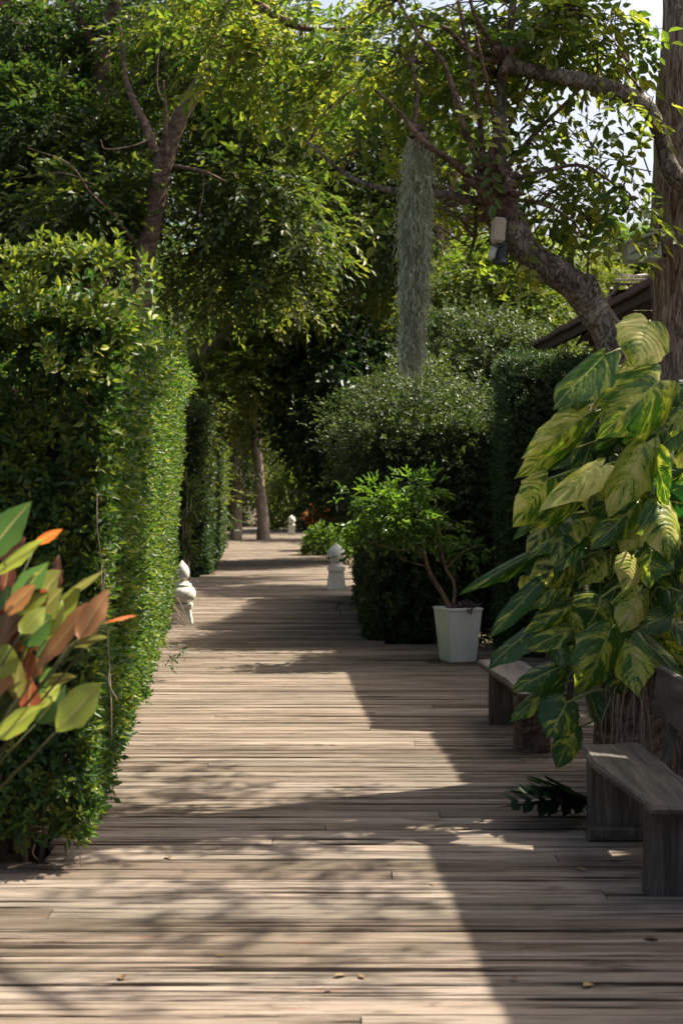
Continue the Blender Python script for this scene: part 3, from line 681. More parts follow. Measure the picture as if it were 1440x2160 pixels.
# darker tree to its left
d = 21.5
make_tree('dark_forked_tree', 'dark forked tree at the upper left behind the leaning trunk', (W(210, 560, d)[0] - .1, d, -.16), B_BROWN, L_LEFT,
    [(W(210, 700, d)[0] - .15, d, -.25), W(205, 700, d), W(205, 400, d), W(208, 250, d), W(214, 160, d), W(218, 80, d), W(245, 0, d), W(270, -100, d)], [.24, .20, .18, .16, .15, .11, .09, .06],
    [([W(212, 130, d), W(185, 70, d - .1), W(145, 0, d - .2), W(90, -90, d - .3)], [.09, .075, .06, .04]), ([W(205, 330, d), W(130, 310, d - .6), W(60, 330, d - 1)], [.05, .035, .015])],
    [blob_px(90, 260, d - .6, 120, 90, 1.0, 40), blob_px(150, 270, d - 1.2, 80, 45, .5, 20), blob_px(60, 100, d + .4, 110, 110, 1.0, 34), blob_px(130, 180, d + .8, 130, 110, 1.1, 36), blob_px(330, 60, d + .6, 120, 90, 1.1, 36), blob_px(40, 420, d, 100, 110, 1.0, 36), blob_px(150, 370, d + .6, 110, 90, 1.0, 34), blob_px(60, 540, d + .5, 110, 80, 1.0, 30), blob_px(230, 520, d + .8, 90, 80, .9, 26)],
    20, .25, .13, 7, droop=.3, grav=.2, twigs=False)
d = 24
make_tree('shadowed_tree', 'thick dark trunk at the top left corner among the leaves', (W(30, 560, d)[0], d, -.16), B_BROWN, L_LEFT,
    [(W(30, 560, d)[0], d, -.25), W(35, 500, d), W(38, 200, d), W(36, 60, d), W(20, -60, d)], [.32, .27, .24, .22, .17], [],
    [blob_px(20, 420, d + 1.4, 170, 150, 1.4, 44), blob_px(60, 200, d + 2, 190, 150, 1.4, 44), blob_px(120, 20, d + 1.6, 200, 120, 1.3, 44), blob_px(280, 480, d + 1.5, 170, 160, 1.3, 44), blob_px(380, 250, d + 2, 180, 160, 1.4, 44), blob_px(480, 90, d + 1.5, 190, 130, 1.3, 44)],
    18, .30, .15, 7, droop=.3)
# tree behind the second hedge, its pale limb showing
d = 32
make_tree('spreading_tree', 'tree behind the dark left hedge with a pinkish limb reaching right', (-4.1, d + 1.2, -.16), B_PALE, L_LIME,
    [(-4.1, d + 1.2, -.2), (-4.0, d + 1.0, 2.0), W(395, 800, d + .6), W(430, 755, d), W(475, 705, d), W(520, 640, d + .2), W(560, 520, d + .6)], [.26, .24, .22, .20, .17, .12, .05], [],
    [blob_px(500, 800, d - .6, 75, 60, .8, 22), blob_px(440, 850, d - 1, 60, 60, .7, 18), blob_px(540, 690, d + .6, 110, 90, 1.3, 40), blob_px(620, 620, d, 90, 90, 1.2, 40), blob_px(600, 480, d + 1, 120, 120, 1.4, 46), blob_px(490, 560, d + 1.5, 110, 110, 1.4, 36), blob_px(680, 360, d + 1.5, 120, 120, 1.4, 46), blob_px(560, 330, d + 2, 130, 130, 1.4, 40)],
    19, .32, .14, 7, droop=.4, grav=.25)
# the two trunks standing in the walk
d = 47
make_tree('straight_tree', 'rough straight trunk standing in the middle of the far walk', (W(556, 1138, d)[0], d, -.16), B_PALE, L_LIME,
    [(W(556, 1138, d)[0], d, -.2), W(553, 1080, d), W(546, 1000, d), W(541, 900, d), W(540, 800, d), W(545, 640, d + .5), W(560, 420, d + 1)], [.24, .19, .17, .155, .15, .13, .07],
    [([W(541, 850, d), W(520, 780, d + .2), W(480, 740, d)], [.06, .05, .02])],
    [blob_px(560, 760, d - .3, 55, 60, 1.0, 20), blob_px(530, 650, d + 1, 90, 80, 1.6, 30), blob_px(600, 740, d + .5, 70, 60, 1.2, 24), blob_px(620, 620, d + 1.5, 90, 90, 1.8, 30), blob_px(510, 880, d + 1.5, 30, 50, .8, 14), blob_px(580, 900, d + 2, 36, 60, .9, 16)],
    26, .42, .16, 7, droop=.7, grav=.4, rough=.12)
make_tree('straight_tree', 'slimmer pale trunk at the left edge of the far walk', (W(497, 1138, d - .4)[0], d - .4, -.16), B_PALE, L_MID,
    [(W(497, 1138, d - .4)[0], d - .4, -.2), W(500, 1060, d), W(498, 960, d), W(496, 850, d), W(498, 760, d), W(490, 600, d)], [.21, .18, .17, .18, .18, .1],
    [([W(497, 840, d), W(520, 830, d - .2), W(535, 812, d - .3)], [.04, .03, .01])],
    [blob_px(500, 720, d, 60, 70, 1.1, 22), blob_px(450, 640, d + 1, 90, 80, 1.6, 28), blob_px(505, 970, d + .6, 22, 60, .6, 16), blob_px(480, 790, d - .5, 40, 50, .7, 14)],
    24, .42, .15, 7, droop=.6, grav=.3, rough=.12)
# glossy dark tree right of the walk
d = 33
make_tree('broadleaf_tree', 'dark glossy broad-leaved tree right of the walk behind the croton', (W(800, 1180, d)[0], d, -.16), B_BROWN, L_BIGD,
    [(W(800, 1180, d)[0], d, -.2), W(795, 1000, d), W(785, 800, d), W(770, 600, d)], [.2, .17, .14, .08], [],
    [blob_px(690, 890, d - .2, 65, 60, .8, 34), blob_px(650, 790, d, 60, 70, 1.0, 30), blob_px(740, 800, d - .6, 110, 90, 1.2, 50), blob_px(700, 700, d + .4, 110, 90, 1.2, 46), blob_px(800, 690, d, 90, 110, 1.2, 46), blob_px(745, 980, d + .2, 50, 60, .8, 24), blob_px(800, 560, d + .6, 100, 100, 1.2, 40), blob_px(670, 600, d + 1, 90, 100, 1.2, 34), blob_px(830, 920, d + 1, 90, 130, 1.2, 40)],
    18, .28, .20, 6, mode='whorl', droop=.35, grav=.45, wr=.48, tm=T6)
# two pale trunks right of the moss
d = 27.5
make_tree('pale_trunk_tree', 'pale twin-trunked tree rising behind the hanging moss', (W(925, 1200, d)[0], d, -.16), B_PALE, L_MID,
    [(W(928, 1200, d)[0], d, -.2), W(920, 900, d), W(918, 660, d), W(921, 560, d), W(926, 470, d), W(915, 330, d + .3), W(890, 200, d + .6)], [.17, .14, .115, .105, .1, .08, .04],
    [([W(932, 1100, d + .15), W(940, 800, d + .15), W(938, 640, d + .15), W(941, 520, d + .1), W(945, 440, d), W(975, 300, d - .2), W(1010, 150, d)], [.1, .1, .09, .085, .08, .06, .03]),
     ([W(905, 620, d - .2), W(895, 560, d - .4), W(870, 500, d - .6)], [.04, .03, .012]), ([W(945, 610, d), W(985, 590, d - .4), W(1010, 570, d - .6)], [.04, .03, .012])],
    [blob_px(760, 470, d, 110, 110, 1.3, 46), blob_px(840, 330, d + .6, 120, 110, 1.3, 42), blob_px(690, 300, d + .8, 110, 100, 1.3, 40), blob_px(740, 180, d + 1, 110, 90, 1.2, 34), blob_px(930, 250, d + .5, 100, 100, 1.2, 26), blob_px(960, 400, d + .8, 90, 80, 1.1, 30), blob_px(830, 560, d + .4, 90, 80, 1.1, 34), blob_px(640, 430, d + 1, 90, 90, 1.2, 34), blob_px(870, 90, d + 1, 120, 80, 1.1, 26), blob_px(1000, 490, d + 1.4, 60, 70, .9, 20)],
    19, .26, .12, 7, droop=.4, grav=.25, group=None)
# bright young trees behind the right hedge
d = 25
make_tree('lime_tree', 'sunlit lime-green tree behind the right hedge under the leaning trunk', (W(1080, 1200, d)[0], d, -.16), B_BROWN, L_LIME,
    [(W(1080, 1200, d)[0], d, -.2), W(1075, 900, d), W(1060, 700, d), W(1050, 590, d)], [.12, .1, .08, .04],
    [([W(1062, 720, d), W(1000, 600, d), W(985, 530, d)], [.05, .04, .02])],
    [blob_px(1000, 600, d, 60, 70, .9, 26), blob_px(1070, 600, d + .4, 70, 75, .9, 30), blob_px(1130, 640, d + .2, 60, 60, .8, 24), blob_px(1030, 690, d - .2, 80, 50, .9, 26), blob_px(960, 660, d + .5, 60, 60, .8, 22), blob_px(1160, 700, d + .6, 50, 50, .7, 18)],
    22, .24, .12, 7, droop=.35, grav=.2, wr=.5)
# far trees beyond the roofs
for (x, y, dd, rx, ry, lab, nb) in ((1190, 570, 58, 70, 60, 'round far tree top beyond the roof, left of the umbrella-shaped tree', 40), (1265, 640, 52, 70, 70, 'blurred grey-green far tree just above the brown roof', 40)):
    t = thing('far_tree', lab, 'tree', (W(x, y, dd)[0], dd, -.16), 'far trees beyond the roofs')
    limb_part(t, 'trunk', B_BROWN, [(W(x, y, dd)[0], dd, -.2), (W(x, y, dd)[0] + .2, dd, 4), W(x, y + 20, dd)], [.35, .28, .15], 8, 3)
    fl = Foliage(T4); crown(fl, [blob_px(x, y, dd, rx, ry, 1.3, nb), blob_px(x + 30, y + 60, dd, rx, ry, 1.3, nb)], 24, .42, .16, 6, shell=.5)
    part(t, 'crown', fl.mesh('crown', L_FAR, .5), stuff=True)
dd = 62; t = thing('umbrella_tree', 'flat layered umbrella-shaped tree far behind, left of the thick trunk', 'tree', (W(1360, 560, dd)[0], dd, -.16))
limb_part(t, 'trunk', B_BROWN, [(W(1360, 560, dd)[0], dd, -.2), W(1360, 700, dd), W(1355, 500, dd)], [.3, .25, .1], 8, 3)
fl = Foliage(T4); crown(fl, [blob_px(1335, 508, dd, 50, 10, 1.2, 30), blob_px(1330, 532, dd, 70, 11, 1.4, 40), blob_px(1320, 565, dd, 80, 14, 1.4, 46), blob_px(1350, 595, dd, 60, 20, 1.4, 30)], 22, .26, .14, 6, shell=.3, droop=.05, grav=0)
part(t, 'crown', fl.mesh('crown', L_POT, .5), stuff=True)

# wall of garden trees that closes the view, each a tree of its own
bgs = [(-9.5, 33, 11, 'dense dark tree far left behind the forked tree', L_LEFT), (-7.0, 44, 13, 'tall dark tree behind the spreading tree on the left', L_MID), (-3.4, 66, 13, 'tall tree straight behind the two trunks in the walk', L_MID), (1.2, 58, 13, 'dense tree behind the broad-leaved tree', L_LIME),
       (-8.2, 76, 14, 'far tall tree closing the end of the walk on the left', L_MID), (-1.0, 88, 15, 'farthest tall tree at the end of the walk', L_LEFT), (5.0, 48, 9, 'mid-sized tree behind the pale twin-trunked tree', L_MID), (-10.5, 56, 14, 'tall dark tree at the far left edge', L_LEFT), (-7.4, 37, 11, 'tree filling the gap right of the leaning trunk', L_LIME), (-12.5, 42, 13, 'dark tree at the left edge behind the hedge', L_LEFT)]
for i, (x, y, h, lab, lm) in enumerate(bgs):
    bl = []
    for q_ in range(13):
        a = rng.uniform(0, 6.28); zz = rng.uniform(.14, .95) * h; r_ = 1.5 * (1.1 - .5 * zz / h) * (h / 11)
        bl.append((np.array([x + math.cos(a) * 1.5, y + math.sin(a) * 1.5, zz]), np.array([r_, r_, r_ * .85]), 24))
    make_tree('garden_tree', lab, (x, y, -.16), B_BROWN, lm, [(x, y, -.2), (x + .1, y, h * .3), (x - .1, y, h * .6), (x, y, h * .85)], [.28, .22, .16, .06], [], bl, 12, .38, .25, 6, droop=.35, twigs=False, group='garden trees closing the view')

# ---- the pollarded tree that leans over the path
d = 8.2
pol = thing('pollarded_tree', 'leaning pollarded tree with flaky bark and a knobbly head over the path', 'tree', (W(1335, 1500, d)[0], d, -.16))
pol_t = limb_part(pol, 'trunk', B_LEAN, [(W(1335, 1500, d)[0], d, -.3), W(1340, 1300, d), W(1335, 1000, d), W(1312, 790, d), W(1275, 690, d), W(1215, 610, d - .05), W(1145, 558, d - .1), W(1098, 515, d - .1), W(1068, 450, d - .1), W(1050, 390, d - .1), W(1046, 350, d - .1)],
          [.16, .14, .125, .10, .092, .092, .083, .082, .085, .11, .08], 14, 8, .10)
limb_part(pol_t, 'cut_stub', B_LEAN, [W(1255, 680, d - .02), W(1248, 625, d - .06), W(1238, 582, d - .08)], [.075, .062, .042], 10, 4, .05)
hv = Tubes()
hv.add([W(1066, 455, d - .1), W(1050, 415, d - .12), W(1040, 375, d - .12), W(1044, 335, d - .1)], [.08, .10, .095, .06], 14, 6, .28)
for kx in range(80):                                         # cut stubs and knobs of the pollard head
    a = rng.normal(0, 1, 3) * np.array([.075, .07, .10]); c = W(1042, 393, d - .12) + a * .8; r_ = rng.uniform(.008, .022)
    hv.add([c, c + nrm(a) * .03 + rng.normal(0, .01, 3), c + nrm(a) * rng.uniform(.04, .09) + np.array([0, 0, .02])], [r_ * 1.3, r_, r_ * .55], 6, 2, .25)
part(pol_t, 'pollard_head', hv.mesh('pollard_head', B_BROWN), stuff=True)
shoots = [  # (pixel polyline with depth offsets, start radius, end radius)
    ([(1055, 350, 0), (1056, 240, .05), (1058, 140, .1), (1075, 60, .2), (1085, -40, .3)], .038, .022),
    ([(1030, 360, -.1), (985, 290, -.2), (960, 200, -.3), (930, 120, -.35)], .026, .012),
    ([(1020, 350, 0), (1010, 250, -.1), (990, 130, -.2), (965, 0, -.3)], .02, .010),
    ([(1010, 395, -.1), (950, 340, -.25), (890, 295, -.35), (845, 240, -.4), (790, 190, -.5)], .022, .008),
    ([(1020, 430, 0), (960, 415, -.1), (900, 408, -.2), (830, 402, -.1), (740, 375, .1), (650, 300, .2)], .030, .010),
    ([(1045, 345, -.1), (1040, 250, -.3), (1020, 150, -.5), (1000, 60, -.6)], .014, .007),
    ([(1070, 350, 0), (1130, 280, .1), (1200, 210, .2), (1260, 150, .3)], .018, .007),
    ([(1075, 380, -.1), (1150, 360, -.2), (1230, 350, -.2), (1310, 400, -.2)], .016, .006),
    ([(1075, 420, 0), (1140, 430, -.1), (1200, 460, -.2), (1230, 500, -.2)], .013, .005),
    ([(1005, 440, .1), (1000, 500, .3), (985, 560, .4)], .016, .006),
    ([(935, 130, -.35), (880, 70, -.3), (840, 0, -.2)], .012, .007), ([(870, 290, -.35), (880, 200, -.2), (868, 130, -.1)], .016, .008),
    ([(1040, 350, 0), (1080, 250, .2), (1130, 140, .4), (1170, 30, .5)], .014, .007),
    ([(1238, 585, -.08), (1240, 540, -.08), (1247, 480, -.08)], .008, .003), ([(1241, 548, -.08), (1215, 510, -.1), (1195, 460, -.12)], .006, .002)]
shoot_pts = []
for pts, r0, r1 in shoots:
    P3 = [W(x, y, d + o) for x, y, o in pts]
    limb_part(pol_t, 'branch', B_BROWN if r0 < .03 else B_LEAN, P3, np.linspace(r0, r1, len(P3)), 7, 5, .04)
    shoot_pts.append(catmull(P3, np.linspace(r0, r1, len(P3)), 5)[0])
shoot_pts = np.concatenate(shoot_pts)

# leaf sprays of the two near trees: compound leaves with drooping leaflets, each spray its own piece
def spray_mesh(seed, nl=9, ls=.085, L=.30):
    global rng
    keep = rng; rng = np.random.default_rng(seed)
    f = Foliage(T6); f.sprigs(np.zeros((1, 3)), np.array([[0, 1., 0]]), L, nl, ls, .35, 62, 'pinnate', np.array([rng.uniform()]), .22)
    V, Fs, k = leaves_geo(T6, f.P[0], f.D[0], f.N[0], f.S[0], .52)
    tb = Tubes().add([(0, -.04, 0), (0, L * .5, -.02), (0, L, -.35 * L)], [.003, .0022, .0012], 4, 3)
    tv = np.concatenate(tb.V); tf = np.concatenate(tb.F); tri = tf[:, 2] == tf[:, 3]
    n0 = len(V); R = np.r_[np.repeat(f.R[0], k), np.full(len(tv), .2)]; C = np.r_[np.repeat(f.C[0], k), np.full(len(tv), .1)]
    me = np_mesh('leaf_spray', np.vstack([V, tv]), [Fs, tf[~tri] + n0, tf[tri][:, :3] + n0], L_POLL, {'rnd': R, 'clump': C})
    rng = keep; return me
SPRAYS = [spray_mesh(100 + i, nl=int(7 + i % 4), ls=.062 + .012 * (i % 3), L=.24 + .03 * (i % 4)) for i in range(10)]
def place_spray(parent, p, dirv, s=1.0):
    y = Vector(dirv).normalized(); z = Vector((0, 0, 1)) + Vector(rng.normal(0, .35, 3)); x = y.cross(z).normalized(); z = x.cross(y)
    M = Matrix((x, y, z)).transposed().to_4x4(); M.translation = Vector(p)
    return part(parent, 'leaf_spray', SPRAYS[int(rng.integers(len(SPRAYS)))], M @ Matrix.Scale(s * rng.uniform(.8, 1.15), 4))
def spray_blob(parent, fol, src, x, y, dd, rx, ry, rd, n, own, s=1.0):
    c = W(x, y, dd); r = np.array([rx / F * dd, rd, ry / F * dd])
    tb = []
    for kx in range(n):
        p = c + rndv(1)[0] * r * rng.uniform(.25, 1) ** .5
        dirv = nrm(p - c) * .6 + rndv(1)[0] * .6 + np.array([0, 0, -.25])
        if kx % 4 == 3 and s <= 1 and x > 1100 and y > 200: continue
        if kx < own: place_spray(parent, p, dirv, s)
        else: fol.sprigs(p[None], dirv[None], .28, 9, .085 * s, .35, 62, 'pinnate', rng.uniform(0, 1, 1), .22)
        if kx % 3 == 0:
            s0 = src[np.argmin(np.linalg.norm(src - p, axis=1))]; tb.append((s0, p))
    return tb
def twig_part(parent, tb, mat, r0=.006):
    t = Tubes()
    for s0, p in tb:
        v = p - s0; l = np.linalg.norm(v)
        t.add([s0, s0 + v * .4 + np.array([0, 0, .10 * l]) + rng.normal(0, .04, 3) * l, s0 + v * .75 + np.array([0, 0, .06 * l]) + rng.normal(0, .04, 3) * l, p], [r0, r0 * .75, r0 * .5, r0 * .3], 5, 3)
    part(parent, 'twigs', t.mesh('twigs', mat), stuff=True)
fp = Foliage(T6); tb = []
for (x, y, o, rx, ry, rd, n, own) in (
    (1190, 330, .1, 110, 70, .3, 38, 28), (1150, 390, .2, 70, 60, .3, 26, 20), (1260, 390, 0, 80, 60, .3, 26, 20), (1190, 440, .1, 110, 50, .3, 28, 22), (1310, 440, 0, 60, 50, .25, 20, 14), (1100, 480, .1, 50, 50, .25, 12, 8), (1245, 505, -.1, 30, 24, .1, 4, 4), (1120, 540, -.2, 40, 22, .12, 6, 5),
    (1010, 150, .3, 120, 90, .4, 40, 20), (900, 170, .4, 120, 90, .5, 44, 20), (800, 120, .3, 120, 100, .5, 46, 22), (1130, 90, .6, 120, 70, .3, 34, 20), (1240, 60, .2, 90, 80, .4, 34, 20), (1050, 30, .2, 160, 60, .5, 40, 16), (900, 40, .4, 140, 70, .5, 40, 16), (980, 300, .4, 90, 70, .35, 22, 10), (1040, 270, -.3, 60, 50, .12, 6, 5), (1150, 230, .4, 90, 50, .3, 16, 10), (760, 300, .5, 80, 70, .4, 18, 8), (940, 470, .3, 70, 50, .3, 16, 6), (850, 440, .4, 60, 40, .3, 10, 4)):
    tb += spray_blob(pol, fp, shoot_pts, x, y, d + o, rx, ry, rd, n, own)
part(pol, 'foliage', fp.mesh('foliage', L_POLL, .52), stuff=True)
twig_part(pol, tb, B_BROWN)

# ---- bright tree overhanging from the top centre-left
d = 11.0
ov = thing('overhanging_tree', 'bright green compound leaves hanging in from the top centre', 'tree', (-4.1, d + 1.5, -.16))
src = np.array([W(x, y, d + o) for x, y, o in ((430, -60, 1), (500, -20, .5), (560, 20, .2), (640, 60, 0), (700, 90, 0), (520, 90, .3), (760, 60, 0))])
limb_part(ov, 'trunk', B_BROWN, [(-4.1, d + 1.5, -.2), (-4.1, d + 1.5, 2), (-3.9, d + 1.4, 4), (-3.2, d + 1.3, 5.7), (-2.2, d + 1.2, 6.3), W(430, -60, d + 1)], [.15, .13, .11, .09, .07, .06], 10, 5)
limb_part(ov, 'limb', B_BROWN, [W(430, -60, d + 1), W(500, -20, d + .5), W(560, 20, d + .2), W(640, 60, d), W(760, 60, d)], [.06, .045, .035, .025, .01], 8, 5)
fo = Foliage(T6); tb = []
for (x, y, o, rx, ry, rd, n, own) in ((500, 40, .2, 120, 60, .5, 70, 30), (470, 130, 0, 80, 70, .4, 40, 24), (620, 60, .1, 110, 80, .5, 70, 30), (600, 160, .3, 100, 60, .5, 40, 16), (720, 130, .1, 80, 80, .4, 46, 20), (700, 220, .3, 70, 60, .4, 20, 10), (440, -10, .4, 120, 50, .5, 40, 10)):
    tb += spray_blob(ov, fo, src, x, y, d + o, rx, ry, rd, n, own, 1.15)
part(ov, 'foliage', fo.mesh('foliage', L_POLL, .5), stuff=True); twig_part(ov, tb, B_BROWN)

# ---- the thick trunk at the right edge
d = 8.6
big = thing('thick_trunk_tree', 'thick rough grey-brown trunk along the right edge of the picture', 'tree', (2.12, d, -.16))
big_t = limb_part(big, 'trunk', B_BIG, [(2.18, d, -.3), (2.15, d, .1), (2.13, d, .6), (2.12, d, 1.6), (2.11, d, 2.6), (2.10, d, 3.4), (2.13, d, 4.4), (2.18, d, 5.4), (2.3, d, 7.5)], [.34, .29, .26, .245, .235, .225, .205, .19, .14], 28, 10, .05)
big_l = limb_part(big_t, 'limb', B_LEAN, [(2.22, 8.42, 3.30), W(1445, 392, 8.25), W(1412, 355, 8.2), W(1395, 290, 8.2), W(1360, 225, 8.15), W(1290, 188, 8.1), W(1200, 165, 8.15), W(1110, 148, 8.2), W(1060, 130, 8.2)], [.075, .062, .055, .045, .05, .05, .047, .042, .05], 10, 6, .08)
lsrc = [catmull([W(1395, 290, 8.2), W(1290, 188, 8.1), W(1110, 148, 8.2), W(1060, 130, 8.2)], [1, 1, 1, 1], 6)[0]]
for pts, r0 in (([(1060, 130, 8.2), (1035, 90, 8.1), (1000, 30, 8.0), (985, -30, 8)], .02), ([(1065, 125, 8.2), (1120, 70, 8.2), (1180, 10, 8.3)], .018), ([(1055, 130, 8.2), (1000, 118, 8.1), (940, 60, 8.0), (885, 55, 7.95)], .022), ([(1385, 255, 8.18), (1350, 190, 8.1), (1320, 150, 8.0), (1325, 130, 8)], .010),
                ([(1370, 370, 8.3), (1340, 290, 8.2), (1310, 240, 8.15), (1255, 205, 8.1)], .005), ([(1372, 362, 8.25), (1320, 350, 8.2), (1305, 340, 8.2)], .004), ([(1380, 290, 8.2), (1350, 285, 8.1), (1310, 288, 8.05)], .004), ([(1300, 192, 8.1), (1340, 180, 8.05), (1372, 205, 8.0)], .006), ([(1395, 270, 8.15), (1405, 225, 8.1), (1425, 200, 8.05)], .004)):
    P3 = [W(*p) for p in pts]; limb_part(big_t, 'branch', B_BROWN, P3, np.linspace(r0, r0 * .4, len(P3)), 6, 5, .03); lsrc.append(np.array(P3))
hv = Tubes()
for kx in range(16):
    a = rng.normal(0, 1, 3) * np.array([.06, .05, .035]); c = W(1060, 132, 8.2) + a; hv.add([c, c + nrm(a) * .03, c + nrm(a) * .05], [.03, .028, .01], 7, 2, .2)
part(big_t, 'knot', hv.mesh('knot', B_BROWN), stuff=True)
# boughs high over the roof (out of the frame) whose leaves dapple the near deck
upper = [[(2.2, d, 5.4), (2.6, 8.2, 6.2), (3.2, 7.6, 6.6), (3.9, 7.0, 6.8)], [(2.25, d, 6.4), (2.9, 9.0, 7.1), (3.8, 9.4, 7.4)], [(2.2, d, 5.8), (2.8, 9.3, 6.4), (3.4, 10.2, 6.7)], [(2.15, d, 5.2), (1.9, 9.2, 5.7), (1.5, 9.9, 5.95), (1.2, 10.3, 6.0)]]
for P3 in upper:
    limb_part(big_t, 'limb', B_BIG, P3, np.linspace(.09, .03, len(P3)), 8, 5, .05); lsrc.append(catmull(P3, [1] * len(P3), 5)[0])
lsrc = np.concatenate(lsrc)
fb = Foliage(T6); tb = []
for (x, y, o, rx, ry, rd, n, own) in ((1220, 85, .4, 110, 60, .25, 40, 24), (1120, 50, .45, 110, 70, .45, 36, 18), (1300, 120, -.1, 34, 90, .2, 16, 14), (1270, 30, .1, 60, 50, .3, 18, 10), (1380, 210, -.2, 40, 16, .1, 3, 3), (1320, 215, -.1, 20, 18, .1, 4, 4)):
    tb += spray_blob(big, fb, lsrc, x, y, 8.1 + o, rx, ry, rd, n, own)
def dapple(c, r, n):
    for kx in range(n):
        p = np.array(c) + rndv(1)[0] * np.array(r) * rng.uniform(.1, 1) ** .5
        dirv = nrm(p - np.array(c)) * .6 + rndv(1)[0] * .6 + np.array([0, 0, -.2])
        fb.sprigs(p[None], dirv[None], .3, 9, .09, .35, 62, 'pinnate', rng.uniform(0, 1, 1), .22)
        if kx % 3 == 0: tb.append((lsrc[np.argmin(np.linalg.norm(lsrc - p, axis=1))], p))
for c, r, n in (((3.3, 9.6, 5.6), (.55, .45, .35), 36), ((4.0, 9.2, 6.2), (.6, .35, .3), 40), ((3.0, 8.7, 5.0), (.5, .30, .3), 30), ((3.9, 8.1, 6.0), (.7, .3, .3), 36), ((4.0, 7.3, 6.3), (.5, .35, .3), 16), ((2.9, 10.3, 5.8), (.4, .4, .3), 30)):
    dapple(c, r, n)
dapple((1.6, 9.6, 5.95), (.8, .8, .3), 150); dapple((1.8, 8.5, 5.95), (.7, .6, .3), 110); dapple((1.7, 10.6, 6.05), (.7, .7, .3), 110)  # unseen foliage added overhead to shade the near side of the left hedge
part(big, 'foliage', fb.mesh('foliage', L_POLL, .52), stuff=True); twig_part(big, tb, B_BROWN)
# aerial roots hugging the foot of the trunk
for kx in range(26):
    x_ = rng.uniform(1275, 1365); c0 = W(x_, rng.uniform(1430, 1475), 7.62 + rng.uniform(-.06, .2)); c1 = c0 + np.array([rng.normal(0, .04), rng.normal(0, .02), -rng.uniform(.25, .5)])
    c1[2] = max(c1[2], .0)
    part(big_t, 'aerial_root', Tubes().add([c0, (c0 + c1) / 2 + rng.normal(0, .02, 3), c1], [.004, .0035, .002], 5, 4).mesh('aerial_root', M_ROOT))
limb_part(big, 'root_stump', B_BROWN, [(1.62, 7.95, -.2), (1.62, 7.95, .2), (1.63, 7.98, .6), (1.64, 8.0, 1.0)], [.26, .22, .19, .16], 14, 6, .14)

# ================================================================== BUILDING ON THE RIGHT
def eave_x(Y): return 2.28 - .057 * (Y - 18)
def build_roof(name, label, y0, y1, zE=3.41, run=2.6, rise=1.5, sh=0.0):
    eave_x = lambda Y: 2.28 - .057 * (Y - 18) + sh
    t = thing(name, label, 'building', (eave_x((y0 + y1) / 2) + 1.8, (y0 + y1) / 2, -.16))
    def pt(Y, s, dz=0): return np.array([eave_x(Y) + s * run, Y, zE + s * rise + dz])
    def slab(s0, s1, dz0, dz1, ya, yb):
        V = np.array([pt(ya, s0, dz0), pt(yb, s0, dz0), pt(yb, s1, dz0), pt(ya, s1, dz0), pt(ya, s0, dz1), pt(yb, s0, dz1), pt(yb, s1, dz1), pt(ya, s1, dz1)])
        return V, np.array([(0, 1, 2, 3), (7, 6, 5, 4), (0, 4, 5, 1), (1, 5, 6, 2), (2, 6, 7, 3), (3, 7, 4, 0)])
    rf = part(t, 'roof', np_mesh('roof', *slab(0.02, 1, -.05, 0.0, y0 + .02, y1 - .02), M_DARKW))
    V, Q = slab(0, .06, -.11, .003, y0, y1); part(t, 'fascia_board', np_mesh('fascia_board', V + np.array([-.02, 0, 0]), Q, M_DARKW))
    n = int((y1 - y0) / .55)
    for k in range(n + 1):                                    # rafters under the overhang
        Y = y0 + .06 + (y1 - y0 - .12) * k / n
        V, Q = slab(.06, .95, -.15, -.052, Y - .03, Y + .03); part(rf, 'rafter', np_mesh('rafter', V, Q, M_DARKW))
    tile = None; nt_ = int((y1 - y0) / .26); me = None
    V, Q = box_geo((0, 0, 0), (.34, .245, .018)); ang = -math.atan2(rise, run)
    me = np_mesh('roof_tile', V, Q, M_TILE)
    for row in range(7):
        for k in range(nt_):
            if row > 1 and (k * 7 + row * 3) % 2: pass
            s = (.03 + row * .27 / math.hypot(run, rise) * 1.0)
            p = pt(y0 + (k + .5) * (y1 - y0) / nt_, s, .022 + .012 * 1)
            M = Matrix.Translation(Vector(p) + Vector(rng.normal(0, .004, 3))) @ Matrix.Rotation(ang - .05, 4, 'Y')
            part(rf, 'roof_tile', me, M)
    # board wall and posts below
    for k in range(int(zE * .86 / .2)):
        z = .02 + k * .2; ym = (y0 + y1) / 2
        R = rotz(math.atan(.057))
        V, Q = box_geo((eave_x(ym) + 1.15, ym, z + .1), (.03, y1 - y0 - .3, .19), R); part(t, 'wall_board', np_mesh('wall_board', V, Q, M_DARKW))
    for Y in (y0 + .15, y1 - .15):
        V, Q = box_geo((eave_x(Y) + 1.06, Y, zE / 2 + .1), (.12, .12, zE + .55)); part(t, 'post', np_mesh('post', V, Q, M_DARKW))
    return t
build_roof('timber_pavilion', 'dark timber building with a brown eave behind the leaning trunk', 11.25, 18.0)
build_roof('timber_pavilion', 'near dark timber building at the right, mostly outside the picture', 1.2, 7.97)
build_roof('timber_pavilion', 'unseen set-back roof added between the two dark buildings to shade the deck', 7.99, 11.1, sh=.38)  # out-of-view roof, added only to shade the right part of the deck
